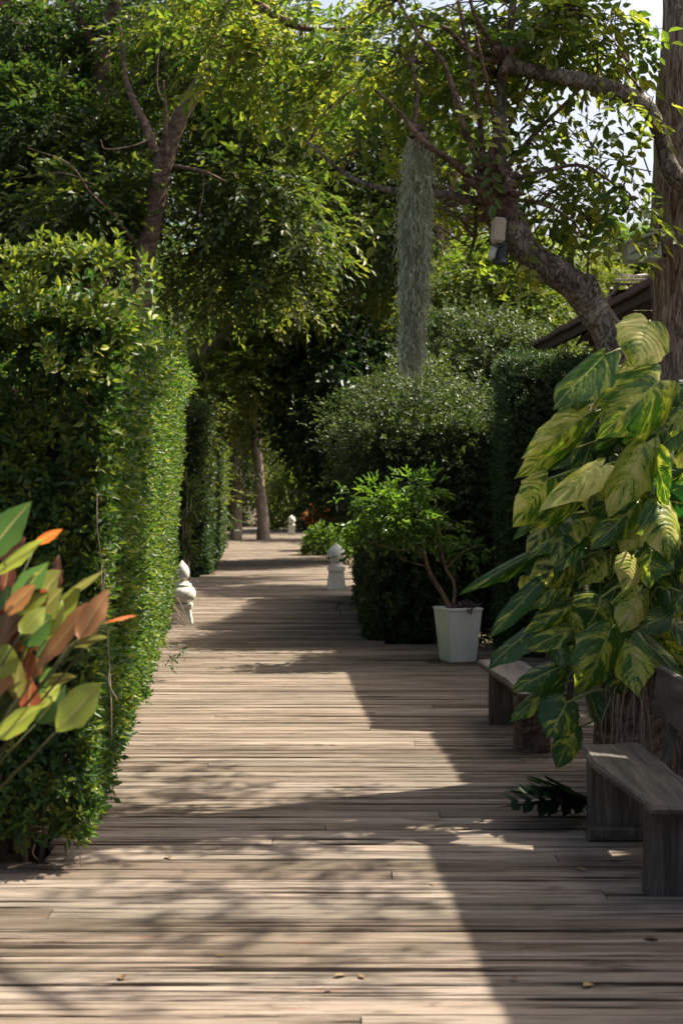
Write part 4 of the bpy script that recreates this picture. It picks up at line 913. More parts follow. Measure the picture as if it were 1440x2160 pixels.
# tiled gablet and board gable seen between the leaning trunk and the thick trunk
gb = thing('tiled_gablet', 'brown board gable capped by weathered roof tiles left of the thick trunk', 'building', (3.3, 15.2, 0))
dd = 15.2
pl = W(1272, 640, dd); pr = W(1420, 640, dd)
for k in range(5):
    z0 = W(0, 720 - k * 22, dd)[2]; z1 = W(0, 720 - (k + 1) * 22 + 1.5, dd)[2]
    x0 = W(1225 + k * 15, 0, dd)[0]; x1 = W(1440, 0, dd)[0]
    V, Q = box_geo(((x0 + x1) / 2, dd, (z0 + z1) / 2), (x1 - x0, .03, z1 - z0)); part(gb, 'gable_board', np_mesh('gable_board', V, Q, M_DARKW))
V, Q = box_geo((W(1400, 0, dd)[0], dd + .1, 1.5), (.12, .12, 3.3)); part(gb, 'post', np_mesh('post', V, Q, M_DARKW))
V, Q = box_geo((W(1335, 0, dd)[0], dd + .1, W(0, 700, dd)[2] - .1), (.9, .1, .1)); part(gb, 'beam', np_mesh('beam', V, Q, M_DARKW))
for row in range(3):
    for k in range(5):
        c = W(1306 + k * 26 + row * 9, 599 - row * 9, dd + .02 + row * .08)
        V, Q = box_geo(c, (.15, .34, .022), rotx(.15) @ roty(rng.normal(0, .05))); part(gb, 'roof_tile', np_mesh('roof_tile', V, Q, M_TILEP if row else M_TILE))
for k in range(5):
    c = W(1228 + k * 16, 712 - k * 24, dd - .05)
    V, Q = box_geo(c, (.17, .3, .022), roty(-.95)); part(gb, 'verge_tile', np_mesh('verge_tile', V, Q, M_TILE))

# ================================================================== FIXTURES ON THE TREES
d = 8.0
lamp = thing('tree_spotlight', 'beige and black spotlight fixed under the leaning trunk', 'lamp', W(1052, 555, d))
c = W(1050, 487, d)
part(lamp, 'beige_housing', bevel_box('beige_housing', c, (.078, .09, .145), M_BEIGE, .016, roty(.08)))
part(lamp, 'bracket', Tubes().add([c + np.array([.02, 0, .05]), c + np.array([.05, .03, .08]), c + np.array([.09, .06, .05])], [.014, .012, .012], 8, 4).mesh('bracket', M_BLACK))
V, Q = lathe_geo([(0, .06), (.03, .06), (.033, .03), (.034, -.03), (.046, -.052), (.046, -.06), (0, -.06)], 20)
part(lamp, 'black_shade', np_mesh('black_shade', V @ roty(.1).T + W(1058, 535, d), Q, M_BLACK, smooth=False))
part(lamp, 'pale_lens', bevel_box('pale_lens', W(1038, 533, d), (.035, .075, .085), M_PALE, .012, roty(.35)))
part(lamp, 'clip', Tubes().add([W(1035, 515, d - .05), W(1050, 520, d - .05), W(1068, 513, d - .05)], [.006, .006, .006], 6, 4).mesh('clip', M_BLACK))
box = thing('roofed_box', 'small pale green box with a pitched roof fixed beside the thick trunk', 'box', W(1345, 555, 8.3))
dd = 8.3; c = W(1352, 533, dd)
part(box, 'body', bevel_box('body', c, (.20, .16, .10), M_PALE, .006, roty(-.05)))
part(box, 'lid', bevel_box('lid', c + np.array([-.02, 0, .075]), (.27, .22, .016), M_PALE, .004, roty(-.32)))
part(box, 'lid', bevel_box('lid', c + np.array([.10, 0, .105]), (.14, .22, .016), M_PALE, .004, roty(.2)))
part(box, 'panel', bevel_box('panel', c + np.array([.02, -.086, .02]), (.12, .012, .045), M_BEIGE, .003, roty(-.25)))
for k in range(3):
    a = np.linspace(0, 5.4, 14); P = c + np.array([-.03 + k * .045, -.10, -.005]) + np.column_stack([np.cos(a) * (.012 + .003 * a / 5), a * 0, np.sin(a) * (.012 + .003 * a / 5)])
    part(box, 'wire_scroll', Tubes().add(P, np.full(14, .003), 5, 1).mesh('wire_scroll', M_BLACK))
part(box, 'wire_arm', Tubes().add([c + np.array([-.09, -.1, -.03]), c + np.array([0, -.1, .02]), c + np.array([.1, -.1, .03])], [.003] * 3, 5, 3).mesh('wire_arm', M_BLACK))
part(box, 'mount', Tubes().add([c + np.array([.08, 0, 0]), c + np.array([.16, .1, .0])], [.012, .012], 8, 1).mesh('mount', M_BLACK))

# ---- hanging moss
d = 7.95
def strands(n, top, bot, rad_f, seed=0):
    V, Fq, R, C, k0 = [], [], [], [], 0; m = 7
    zz = rng.uniform(0, 1, n) ** .9; a = rng.uniform(0, 6.28, n); rr = np.sqrt(rng.uniform(.05, 1, n))
    for i in range(n):
        z0 = top[2] + (bot[2] - top[2]) * zz[i]; L = rng.uniform(.05, .16); f = rad_f(zz[i])
        cx = top[0] + (bot[0] - top[0]) * zz[i]
        t = np.linspace(0, 1, m); w = .0017 * rng.uniform(.7, 1.6)
        px = cx + math.cos(a[i]) * rr[i] * f + np.cumsum(rng.normal(0, .010, m)) + .007 * np.sin(t * 16 + i)
        py = top[1] + math.sin(a[i]) * rr[i] * f + np.cumsum(rng.normal(0, .010, m)); pz = z0 - L * t + rng.normal(0, .006, m)
        an = rng.uniform(0, 3.14); ox, oy = w * math.cos(an), w * math.sin(an)
        V.append(np.stack([np.column_stack([px - ox, py - oy, pz]), np.column_stack([px + ox, py + oy, pz])], 1).reshape(-1, 3))
        Fq.append(np.array([(k0 + 2*j, k0 + 2*j + 1, k0 + 2*j + 3, k0 + 2*j + 2) for j in range(m - 1)])); k0 += 2 * m
        R.append(np.full(2 * m, rng.uniform())); C.append(np.full(2 * m, rng.uniform()))
    return np.concatenate(V), np.concatenate(Fq), np.concatenate(R), np.concatenate(C)
top, bot = W(881, 285, d), W(868, 745, d)
moss = thing('hanging_moss', 'long grey-green column of hanging moss strands', 'moss', bot)
V, Fq, R, C = strands(8500, top, bot, lambda z: .045 + .024 * min(1, z * 4) - .040 * max(0, (z - .55) / .45) + .008 * math.sin(z * 21))
part(moss, 'strands', np_mesh('strands', V, Fq, M_MOSS, {'rnd': R, 'clump': C}), stuff=True)
part(moss, 'core', Tubes().add([top + np.array([0, 0, .05]), top * .7 + bot * .3, top * .35 + bot * .65, bot * .96 + top * .04], [.03, .035, .02, .006], 10, 6, .2).mesh('core', M_MOSS))
part(moss, 'hanger', Tubes().add([top + np.array([0, 0, .06]), top + np.array([.015, 0, .0]), top + np.array([.01, 0, -.08])], [.03, .05, .06], 8, 4, .2).mesh('hanger', B_BROWN))

# ================================================================== BIG LEAVES
def leaf_mesh(name, mat, nu=8, nv=12, heart=.16, ripple=.012, fold=.18, droop=.25, curl=.4, base_w=.62, tip=2.2, seed=0, waves=7, oval=False):
    r = np.random.default_rng(seed); u = np.linspace(-1, 1, nu + 1); v = np.linspace(0, 1, nv + 1)
    U, Vv = np.meshgrid(u, v); A = np.abs(U)
    wp_ = (1 - Vv ** tip) ** .8 * (base_w + 1.5 * Vv * (1 - Vv)) 
    if oval: wp_ = np.sin(np.pi * np.clip(Vv, 0, 1) ** .88) ** .8
    wp_ = np.maximum(wp_, 0) / wp_.max()
    x = U * wp_ * .5 * (1 + .05 * np.sin(Vv * 23 + seed) * A)
    y = Vv - heart * np.sin(np.pi * A) * (1 - Vv) ** 3 + .03 * np.sin(Vv * 11 + seed)
    ph = r.uniform(0, 6.28)
    z = fold * np.abs(x) + ripple * np.sin((Vv - .32 * A) * 2 * np.pi * waves + ph) * A ** .8 - droop * Vv ** 2 - curl * x ** 2 * 2 + .02 * np.sin(Vv * 5 + U * 2 + ph)
    P = np.stack([x, y, z], -1).reshape(-1, 3); n = nu + 1
    i, j = np.meshgrid(np.arange(nv), np.arange(nu), indexing='ij')
    q = np.stack([i * n + j, i * n + j + 1, (i + 1) * n + j + 1, (i + 1) * n + j], -1).reshape(-1, 4)
    uv = np.stack([(U + 1) / 2, Vv], -1).reshape(-1, 2)
    return np_mesh(name, P, q, mat, uv=uv, smooth=True)
def put_leaf(parent, me, b, t, width, nhint, color, twist=0.):
    b, t = Vector(b), Vector(t); y = t - b; L = y.length; y = y.normalized(); nh = Vector(nhint)
    x = y.cross(nh).normalized(); z = x.cross(y)
    M3 = Matrix((x, y, z)).transposed() @ Matrix.Rotation(twist, 3, 'Y')
    M = M3.to_4x4(); M.translation = b
    o = part(parent, 'leaf', me, M @ Matrix.Diagonal((width, L, (width + L) / 2, 1)))
    o.color = (*color, 1); return o
HEARTS = [leaf_mesh('marbled_leaf', M_VAR, seed=s, droop=.10 + .08 * (s % 4), heart=.12 + .03 * (s % 3), ripple=.010 + .004 * (s % 3), fold=.10 + .08 * (s % 3), curl=.25 + .25 * (s % 3)) for s in range(14)]
vine = thing('marbled_climber', 'giant climber with green and cream marbled leaves beside the benches', 'plant', (1.55, 7.8, 0))
# (frame, base x, base y, tip x, tip y, width, cream share, dark share, brown share)
VL = [(0,1225,120,1135,395,345,.34,.2,0),(0,945,325,590,625,330,.10,.25,0),(0,1290,490,935,810,400,.24,.2,0),(0,960,430,560,745,140,.12,.2,0),(0,1090,395,860,660,150,.30,.2,0),
 (0,1450,620,1340,700,110,.15,.5,0),(0,1360,790,1080,870,190,.14,.2,.2),(0,835,700,455,965,200,.26,.1,0),(0,740,830,380,1105,180,.22,.1,0),(0,1010,845,845,930,70,.0,.7,0),(0,915,1035,535,1255,210,.36,.3,0),
 (0,1190,905,960,1290,270,.34,.5,.5),(0,1275,960,1310,1285,310,.18,.8,.2),(0,725,930,555,1050,130,.08,.8,0),(0,585,1110,380,1425,240,.26,.2,.4),(0,775,1220,485,1430,170,.18,.3,.4),(0,700,1430,445,1565,165,.14,.2,0),
 (0,890,1370,690,1540,150,.34,.3,.4),(0,1140,1270,870,1545,210,.14,.6,.1),(0,1300,1290,1380,1605,290,.28,.5,.5),(0,1160,1450,1045,1550,140,.34,.3,.6),(0,790,1500,565,1680,180,.08,.8,0),(0,930,1590,770,1795,160,.22,.4,.5),
 (0,1115,1610,1085,1805,210,.40,.3,.4),(0,1240,1570,1200,1765,270,.16,.4,.6),(0,490,1585,35,1805,105,.02,.8,0),(0,560,1300,355,1500,70,.0,.9,0),
 (1,720,20,455,250,165,.18,.7,0),(1,510,105,200,440,125,.04,.8,0),(1,470,385,185,605,185,.02,.85,0),(1,735,225,445,385,145,.18,.5,0),(1,912,185,890,365,330,.10,.95,0),(1,730,255,790,435,150,.28,.4,.2),(1,1160,150,1060,395,205,.34,.3,.8),
 (1,720,385,455,500,140,.14,.5,.4),(1,985,375,835,805,310,.18,.35,.9),(1,1100,450,1150,805,240,.18,.4,.8),(1,1345,290,1115,390,165,.08,.85,0),(1,1140,420,1450,650,170,.10,.6,.6),(1,665,620,375,735,175,.05,.8,0),(1,655,640,555,900,150,.04,.9,0),
 (1,705,845,590,1065,250,.08,.9,0),(1,745,1010,640,1268,165,.12,.7,0),(1,565,770,330,960,120,.14,.6,0),(1,855,800,900,985,150,.02,.95,0),(1,1450,160,1330,275,130,.05,.9,0),(1,640,470,690,625,130,.06,.7,.4)]
stem_end = []
for i, (fr_, bx, by, tx, ty, w, cs_, dk, br) in enumerate(VL):
    oy = 640 if fr_ == 0 else 1200
    b = np.array([960 + bx / 3, oy + by / 3]); t = np.array([960 + tx / 3, oy + ty / 3]); wpx = w / 3
    off = abs(b[0] - 1290) / 300.; front = .16 if w > 190 else .0
    db = 7.72 + .10 * off - front + rng.uniform(-.06, .06)
    ln = np.hypot(*(t - b)); dt = db - .05 - .0006 * ln + (.06 if w < 130 else 0)
    P0, P1 = W(b[0], b[1], db), W(t[0], t[1], dt)
    nh = nrm(np.array([rng.normal(0, .45) - .05, -1.0, .40 + rng.normal(0, .35)]))
    put_leaf(vine, HEARTS[i % len(HEARTS)], P0, P1, wpx / F * db * 1.10, nh, (cs_ + .05, dk * .75, br), rng.normal(0, .34)); stem_end.append(P0)
for kx in range(190):                                           # inner leaves that fill the depth of the plant
    x_ = rng.uniform(1100, 1450); y_ = rng.uniform(800, 1440)
    if x_ < 1330 - (y_ - 700) * .42 - 20 or (y_ > 1230 and x_ < 1200) or (y_ > 1330 and x_ < 1250): continue
    db = rng.uniform(7.72, 8.05); P0 = W(x_, y_, db); dirv = np.array([rng.normal(-.3, .6), -.35, -.7 + rng.normal(0, .25)]); P1 = P0 + nrm(dirv) * (rng.uniform(.10, .17) if kx % 3 == 0 else rng.uniform(.17, .29))
    put_leaf(vine, HEARTS[kx % len(HEARTS)], P0, P1, np.linalg.norm(P1 - P0) * rng.uniform(.62, .88), nrm(np.array([rng.normal(0, .6), -1, .35 + rng.normal(0, .4)])), (rng.uniform(.0, .32), rng.uniform(.2, 1), rng.uniform(0, .8)), rng.normal(0, .45)); stem_end.append(P0)
spine = catmull([(1.72, 8.0, -.1), (1.70, 7.92, .5), (1.68, 7.9, 1.2), (1.70, 7.92, 1.9), (1.72, 7.95, 2.4), (1.75, 8.0, 2.75)], [1] * 6, 8)[0]
limb_part(vine, 'main_stem', M_STEM, spine[::6], np.linspace(.03, .018, len(spine[::6])), 8, 5, .05)
for P0 in stem_end:
    s0 = spine[np.argmin(np.abs(spine[:, 2] - (P0[2] - .12)))]; v = P0 - s0
    part(vine, 'leaf_stalk', Tubes().add([s0, s0 + v * .5 + np.array([0, 0, .05 + .1 * np.linalg.norm(v)]), P0], [.009, .007, .006], 6, 4).mesh('leaf_stalk', M_STEM))

# ---- copper-leaved plant at the near left (soft in the foreground)
d = 4.0; K = 2.5125
cp = thing('copper_leaf_plant', 'out-of-focus plant with orange, copper and lime leaves at the near left', 'plant', (-1.28, 4.05, 0))
V, Q = lathe_geo([(0, .0), (.12, .0), (.135, .02), (.17, .26), (.185, .27), (.185, .30), (.165, .30), (.155, .25), (0, .25)], 24)
part(cp, 'pot', np_mesh('pot', V + np.array([-1.28, 4.05, .004]), Q, M_TERRA))
BLADES = [leaf_mesh('blade_leaf', M_TINT, seed=s + 40, nu=8, nv=18, heart=.0, ripple=.006, fold=.30, droop=.08 + .06 * (s % 3), curl=.3, base_w=.06, tip=2.6, waves=9, oval=True) for s in range(5)]
GRN, LIM, BRN, ORG, TAN, RUS, OLV = (.06, .15, .035), (.24, .33, .05), (.15, .06, .03), (.58, .16, .03), (.30, .16, .06), (.20, .065, .03), (.16, .19, .05)
CL = [(-80,440,152,152,140,GRN),(-20,530,210,345,70,LIM),(195,365,302,305,42,ORG),(-20,450,132,330,95,BRN),(15,650,58,455,78,RUS),(75,690,242,478,105,GRN),(105,700,287,543,70,LIM),(300,700,290,425,66,BRN),(245,880,412,598,125,LIM),(190,1065,478,625,135,TAN),
      (415,880,572,608,105,TAN),(555,792,718,738,42,ORG),(-10,930,72,640,130,TAN),(-10,725,138,892,66,ORG),(300,1365,526,1095,150,LIM),(-20,1395,212,1228,90,LIM),(155,1275,158,1100,95,RUS),(68,1395,104,1330,40,ORG),(185,1110,402,1068,56,OLV),(130,700,245,620,75,RUS),
      (345,650,548,515,32,OLV),(375,905,545,855,56,OLV),(-30,1040,90,800,120,GRN),(30,820,160,690,120,OLV),(-40,860,40,720,90,BRN),(110,850,240,700,90,LIM),(330,860,480,700,80,RUS),(-30,1150,140,960,90,OLV)]
for kx in range(44):
    CL.append((rng.uniform(-60, 200), rng.uniform(720, 1330), 0, 0, rng.uniform(80, 130), (GRN, OLV, GRN, RUS, LIM, TAN)[kx % 6])); q_ = CL[-1]
    CL[-1] = (q_[0], q_[1], q_[0] + rng.uniform(20, 170), q_[1] - rng.uniform(120, 260), q_[4], q_[5])
crownp = np.array([-1.20, 4.05, .55])
for i, (bx, by, tx, ty, w, c_) in enumerate(CL):
    db = d + rng.uniform(-.16, .16) - (.1 if c_ in (LIM, TAN) else 0); dt = db + rng.uniform(-.14, .08)
    P0, P1 = W(bx / K, 1000 + by / K, db), W(tx / K, 1000 + ty / K, dt)
    put_leaf(cp, BLADES[i % 5], P0, P1, w / K / F * db * 1.3, nrm(np.array([rng.normal(-.1, .3), -1, .35 + rng.normal(0, .25)])), c_, rng.normal(0, .25))
    s0 = np.array([-1.28 + rng.normal(0, .03), 4.05 + rng.normal(0, .03), .25]); m_ = (s0 + P0) / 2 + np.array([-.05, 0, .06])
    part(cp, 'leaf_stalk', Tubes().add([s0, m_, P0], [.004, .0035, .003], 5, 4).mesh('leaf_stalk', M_STALK))

# ---- lobed dark plant on the deck behind the near bench
fn = thing('lobed_leaf_plant', 'low dark plant with cut leaves on the deck beside the near bench', 'plant', (1.32, 7.35, 0))
def lobed_mesh(seed):
    r = np.random.default_rng(seed); V, Fq, k = [], [], 0
    for j in range(6):
        v = .2 + .13 * j; l = .34 * math.sin(math.pi * (.25 + .7 * j / 6))
        for sd in (-1, 1):
            b = np.array([0, v, -.25 * v * v]); a = .9 + r.normal(0, .08); dr = np.array([sd * math.sin(a), math.cos(a), -.12]); sdv = np.array([-dr[1], dr[0], 0]) * sd * .045
            V += [b - sdv, b + dr * l * .55 - sdv * 1.2, b + dr * l, b + dr * l * .55 + sdv * 1.2, b + sdv]; Fq.append([k, k+1, k+2, k+3, k+4]); k += 5
    V += [(-.035, .1, 0), (.035, .1, 0), (.02, .6, -.1), (0, 1.05, -.3), (-.02, .6, -.1)]; Fq.append([k, k+1, k+2, k+3, k+4])
    n = len(V); return np_mesh('cut_leaf', np.array(V), np.array(Fq), L_CUT, {'rnd': np.full(n, .4), 'clump': np.full(n, r.uniform(0, .5))})
LB = [lobed_mesh(s) for s in range(3)]
for k, (tx, ty) in enumerate(((1085, 1680), (1105, 1640), (1130, 1660), (1150, 1690), (1175, 1640), (1200, 1695), (1215, 1660), (1140, 1630), (1230, 1700), (1190, 1670))):
    P0 = np.array([1.28 + rng.normal(0, .03), 7.38 + rng.normal(0, .03), .05]); P1 = W(tx, ty, 7.15 + rng.uniform(-.15, .1)); P1[2] = max(P1[2], .03)
    L = np.linalg.norm(P1 - P0); b = put_leaf(fn, LB[k % 3], P0, P1 + np.array([0, 0, .06]), L, (0, -.4, 1), (1, 1, 1), rng.normal(0, .2))

# ================================================================== BENCHES
def slab_mesh(name, xs_front, xs_back, ys, z1, th, mat, seed):
    """live-edge plank: front and back edges given along y"""
    r = np.random.default_rng(seed); m = len(ys); nc = 5; V = []
    for lev, ins in ((0, .012), (1, .0), (2, .0), (3, .02)):
        z = (z1, z1 - .012, z1 - th * .6, z1 - th)[lev]
        for i in range(m):
            for c in range(nc):
                f = c / (nc - 1); xf, xb = xs_front[i] + ins, xs_back[i] - ins
                V.append((xf + (xb - xf) * f, ys[i] + (ins if i == 0 else -ins if i == m - 1 else 0), z + (.006 * math.sin(i * 1.3 + c + seed) if lev == 0 else 0)))
    V = np.array(V); N = m * nc; Q = []
    id_ = lambda l, i, c: l * N + i * nc + c
    for i in range(m - 1):
        for c in range(nc - 1):
            Q.append((id_(0, i, c), id_(0, i, c+1), id_(0, i+1, c+1), id_(0, i+1, c))); Q.append((id_(3, i, c), id_(3, i+1, c), id_(3, i+1, c+1), id_(3, i, c+1)))
    for l in range(3):
        for i in range(m - 1):
            Q.append((id_(l, i, 0), id_(l, i+1, 0), id_(l+1, i+1, 0), id_(l+1, i, 0))); Q.append((id_(l, i+1, nc-1), id_(l, i, nc-1), id_(l+1, i, nc-1), id_(l+1, i+1, nc-1)))
        for c in range(nc - 1):
            Q.append((id_(l, 0, c+1), id_(l, 0, c), id_(l+1, 0, c), id_(l+1, 0, c+1))); Q.append((id_(l, m-1, c), id_(l, m-1, c+1), id_(l+1, m-1, c+1), id_(l+1, m-1, c)))
    return np_mesh(name, V, np.array(Q), mat)
def rough_leg(name, x0, x1, y0, y1, z1, seed, mat=M_POST):
    r = np.random.default_rng(seed); cx, cy = (x0 + x1) / 2, (y0 + y1) / 2; n = 16; V = []
    a = np.linspace(0, 2 * np.pi, n, endpoint=False)
    sx = np.sign(np.cos(a)) * np.abs(np.cos(a)) ** .35; sy = np.sign(np.sin(a)) * np.abs(np.sin(a)) ** .35
    g = r.normal(0, .02, n); zs = np.linspace(0, z1, 7)
    for i, z in enumerate(zs):
        k = 1 + g + .02 * np.sin(a * 5 + i) ; V.append(np.column_stack([cx + sx * (x1 - x0) / 2 * k, cy + sy * (y1 - y0) / 2 * k, np.full(n, z)]))
    V = np.concatenate(V + [np.array([[cx, cy, 0], [cx, cy, z1]])]); Q = [(i * n + j, i * n + (j + 1) % n, (i + 1) * n + (j + 1) % n, (i + 1) * n + j) for i in range(6) for j in range(n)]
    T = [(6 * n + j, 6 * n + (j + 1) % n, 7 * n + 1) for j in range(n)] + [((j + 1) % n, j, 7 * n) for j in range(n)]
    return np_mesh(name, V, [np.array(Q), np.array(T)], mat)
bn = thing('plank_bench', 'near grey live-edge plank bench on slab legs at the lower right', 'bench', (1.4, 6.45, 0), 'plank benches along the right side')
ys = np.array([5.74, 5.95, 6.2, 6.45, 6.7, 6.95, 7.18]); 
part(bn, 'seat', slab_mesh('seat', np.array([1.245, 1.25, 1.225, 1.20, 1.175, 1.19, 1.21]), np.array([1.56, 1.55, 1.53, 1.51, 1.52, 1.515, 1.50]), ys, .415, .05, M_SLAB, 2))
part(bn, 'leg', rough_leg('leg', 1.27, 1.54, 5.92, 6.04, .362, 1)); part(bn, 'leg', rough_leg('leg', 1.20, 1.50, 6.90, 7.0, .362, 2))
part(bn, 'foot_beam', bevel_box('foot_beam', (1.38, 6.86, .035), (.40, .07, .07), M_SLAB, .012))
part(bn, 'backrest', bevel_box('backrest', (1.625, 6.45, .665), (.035, 1.75, .25), M_SLAB, .01, roty(.12)))
for y_ in (6.02, 6.95): part(bn, 'back_post', bevel_box('back_post', (1.585, y_, .36), (.05, .06, .75), M_SLAB, .008, roty(.16)))
b2 = thing('plank_bench', 'far plank bench beyond the marbled climber, beside the white planter', 'bench', (1.25, 9.9, 0), 'plank benches along the right side')
ys = np.array([9.0, 9.3, 9.6, 9.9, 10.2, 10.5, 10.7])
part(b2, 'seat', slab_mesh('seat', np.array([1.12, 1.115, 1.10, 1.07, 1.055, 1.03, 1.015]), np.array([1.42, 1.42, 1.40, 1.39, 1.38, 1.37, 1.35]), ys, .41, .05, M_SLAB, 5))
part(b2, 'leg', rough_leg('leg', 1.06, 1.34, 10.2, 10.32, .358, 3)); part(b2, 'log_leg', rough_leg('log_leg', 1.12, 1.34, 9.12, 9.34, .358, 4, B_BROWN))
part(b2, 'backrest', bevel_box('backrest', (1.53, 9.85, .60), (.035, 1.6, .22), M_SLAB, .01, roty(.12)))
for y_ in (9.3, 10.35): part(b2, 'back_post', bevel_box('back_post', (1.487, y_, .33), (.05, .06, .68), M_SLAB, .008, roty(.16)))

# ================================================================== WHITE PLANTER AND ITS SMALL TREE
d = 13.9; cx = W(967, 1285, d)[0]
pot = thing('white_planter', 'tall square tapering white planter on the right of the boardwalk', 'planter', (cx, d + .1, 0))
def frus(w0, w1, z0, z1, c, rot): 
    V = np.array([(sx * w / 2, sy * w / 2, z) for w, z in ((w0, z0), (w1, z1)) for sx, sy in ((-1, -1), (1, -1), (1, 1), (-1, 1))]) @ rotz(rot).T + np.array(c)
    return V
R_ = .36; c0 = (cx, d + .12, 0)
oV = frus(.268, .362, 0.004, .53, c0, R_); iV = frus(.28, .325, .42, .5305, c0, R_)
V = np.vstack([oV, iV]); Q = [(k, (k+1) % 4, 4 + (k+1) % 4, 4 + k) for k in range(4)] + [(4 + k, 4 + (k+1) % 4, 12 + (k+1) % 4, 12 + k) for k in range(4)] + [(12 + k, 12 + (k+1) % 4, 8 + (k+1) % 4, 8 + k) for k in range(4)] + [(3, 2, 1, 0)]
pb_ = part(pot, 'body', np_mesh('body', V, np.array(Q), M_WHITE))
rg = []
for k in range(4):
    a, b = oV[4 + k], oV[4 + (k + 1) % 4]; mid = (a + b) / 2; L = np.linalg.norm(b - a); an = math.atan2(*(b - a)[[1, 0]])
    o_ = nrm((mid - np.array([cx, d + .12, mid[2]])))
    rg.append(box_geo(mid + o_ * .002 - np.array([0, 0, .012]), (L + .004, .012, .014), rotz(an)))
for k in range(4): part(pb_, 'rim', np_mesh('rim', rg[k][0], rg[k][1], M_WHITE))
part(pot, 'soil', np_mesh('soil', frus(.288, .305, .44, .47, c0, R_), np.array([(4, 5, 6, 7), (3, 2, 1, 0)]), M_SOIL))
pt_ = thing('potted_tree', 'small spreading tree with gnarled stems growing in the white planter', 'tree', (W(950, 1285, d)[0], d + .1, .47))
dd = d + .12
st = [([(950, 1300, 0), (940, 1265, 0), (920, 1232, -.02), (903, 1200, -.04), (893, 1165, -.05), (870, 1148, -.08), (835, 1120, -.1)], [.028, .025, .023, .021, .018, .013, .007]),
      ([(952, 1292, 0), (958, 1255, .02), (955, 1225, .03), (940, 1200, .03), (932, 1165, .02), (925, 1120, 0), (905, 1070, -.02)], [.02, .018, .017, .016, .014, .010, .006]),
      ([(895, 1168, -.05), (860, 1160, -.1), (825, 1158, -.15), (780, 1140, -.2)], [.014, .012, .009, .005]), ([(900, 1195, -.04), (880, 1190, -.08), (850, 1180, -.1), (838, 1172, -.1)], [.009, .007, .005, .003]),
      ([(940, 1200, .03), (965, 1175, .08), (985, 1160, .12), (1010, 1150, .15)], [.010, .008, .006, .003]), ([(893, 1165, -.05), (895, 1120, 0), (880, 1060, .05)], [.012, .009, .005]), ([(868, 1148, -.08), (840, 1100, -.02), (815, 1060, 0)], [.010, .007, .004])]
for k, (pts, rr) in enumerate(st): limb_part(pt_, 'stem' if k < 2 else 'branch', B_POT, [W(x, y, dd + o) for x, y, o in pts], rr, 8, 5, .10)
fpt = Foliage(T6)
crown(fpt, [blob_px(790, 1050, dd, 42, 22, .2, 12), blob_px(840, 1080, dd - .1, 62, 28, .3, 12), blob_px(755, 1105, dd - .1, 32, 14, .15, 7), blob_px(888, 1030, dd, 34, 16, .18, 8), blob_px(900, 1105, dd, 60, 20, .25, 9), blob_px(815, 1112, dd - .15, 60, 18, .2, 10), blob_px(955, 1125, dd + .1, 45, 20, .2, 6), blob_px(890, 1140, dd, 40, 12, .15, 5), blob_px(1000, 1165, dd + .1, 26, 12, .1, 4)], 6, .065, .074, 6, .13, .15, 'pinnate', 52, .02, .4)
part(pt_, 'crown', fpt.mesh('crown', L_POT, .42), stuff=True)
us = thing('planter_underplanting', 'dark little leaves around the stems at the planter rim', 'plant', (cx + .03, d + .12, .47))
fu = Foliage(T6); n = 60; e = np.column_stack([cx + rng.uniform(-.05, .18, n), d + .12 + rng.uniform(-.14, .12, n), .47 + rng.uniform(.0, .05, n)])
fu.sprigs(e, np.array([0, -.1, 1]) + .5 * rng.normal(size=(n, 3)), .06, 5, .055); part(us, 'foliage', fu.mesh('foliage', leaf_mat('purple_grey_leaf', (.03, .025, .03), (.075, .065, .07), (.14, .13, .13), .2), .6), stuff=True)
# damp leaf litter round the planter foot
lt = Foliage(T4); n = 260; a = rng.uniform(0, 6.28, n); r_ = rng.uniform(.17, .34, n)
lt.add(np.column_stack([cx + np.cos(a) * r_, d + .1 + np.sin(a) * r_ - .05, np.full(n, .012)]), nrm(np.column_stack([rng.normal(0, 1, (n, 2)), np.zeros(n)])), nrm(np.array([0, 0, 1]) + .25 * rng.normal(size=(n, 3))), rng.uniform(.02, .045, n), rng.uniform(0, .3, n), rng.uniform(0, .3, n))
o = bpy.data.objects.new('leaf_litter', lt.mesh('leaf_litter', L_DRY, .6)); col.objects.link(o); o['kind'] = 'stuff'; o['label'] = 'dark leaf litter around the foot of the white planter'; o['category'] = 'leaf litter'

# ================================================================== STONE FINIALS
def ogee(r, h, z0):
    pr = [(0.55, 0), (.8, .10), (.97, .26), (1.0, .40), (.93, .55), (.74, .70), (.5, .80), (.27, .88), (.12, .95), (0.0, 1.0)]
    return [(r * a, z0 + h * b) for a, b in pr]
def bollard(label, x, y, d, s=1.0):
    c = np.array([x, d, 0.]); t = thing('stone_bollard', label, 'bollard', (x, d, 0), 'white stone bollards beside the walk')
    def sq(w0, w1, z0, z1, nm):
        V = frus(w0 * s, w1 * s, z0 * s + .003, z1 * s + .003, c, .05); part(t, nm, np_mesh(nm, V, np.array([(0, 1, 5, 4), (1, 2, 6, 5), (2, 3, 7, 6), (3, 0, 4, 7), (4, 5, 6, 7), (3, 2, 1, 0)]), M_BOLL))
    sq(.31, .245, 0, .31, 'plinth'); sq(.29, .29, .312, .375, 'cap_slab'); 
    V, Q = lathe_geo([(.10, .376), (.125, .377), (.13, .395), (.12, .41), (.095, .415), (.10, .43), (.11, .445), (.0, .446)], 24); part(t, 'neck', np_mesh('neck', V * s + c, Q, M_BOLL, smooth=True))
    V, Q = lathe_geo([(.0, .44), (.08, .445)] + ogee(.155, .34, .447), 28); part(t, 'bulb', np_mesh('bulb', V * s + c, Q, M_BOLL, smooth=True))
    return t
bollard('white ball-topped stone bollard half hidden by the right hedge', W(709, 1240, 24.0)[0], 0, 24.0, 1.0)
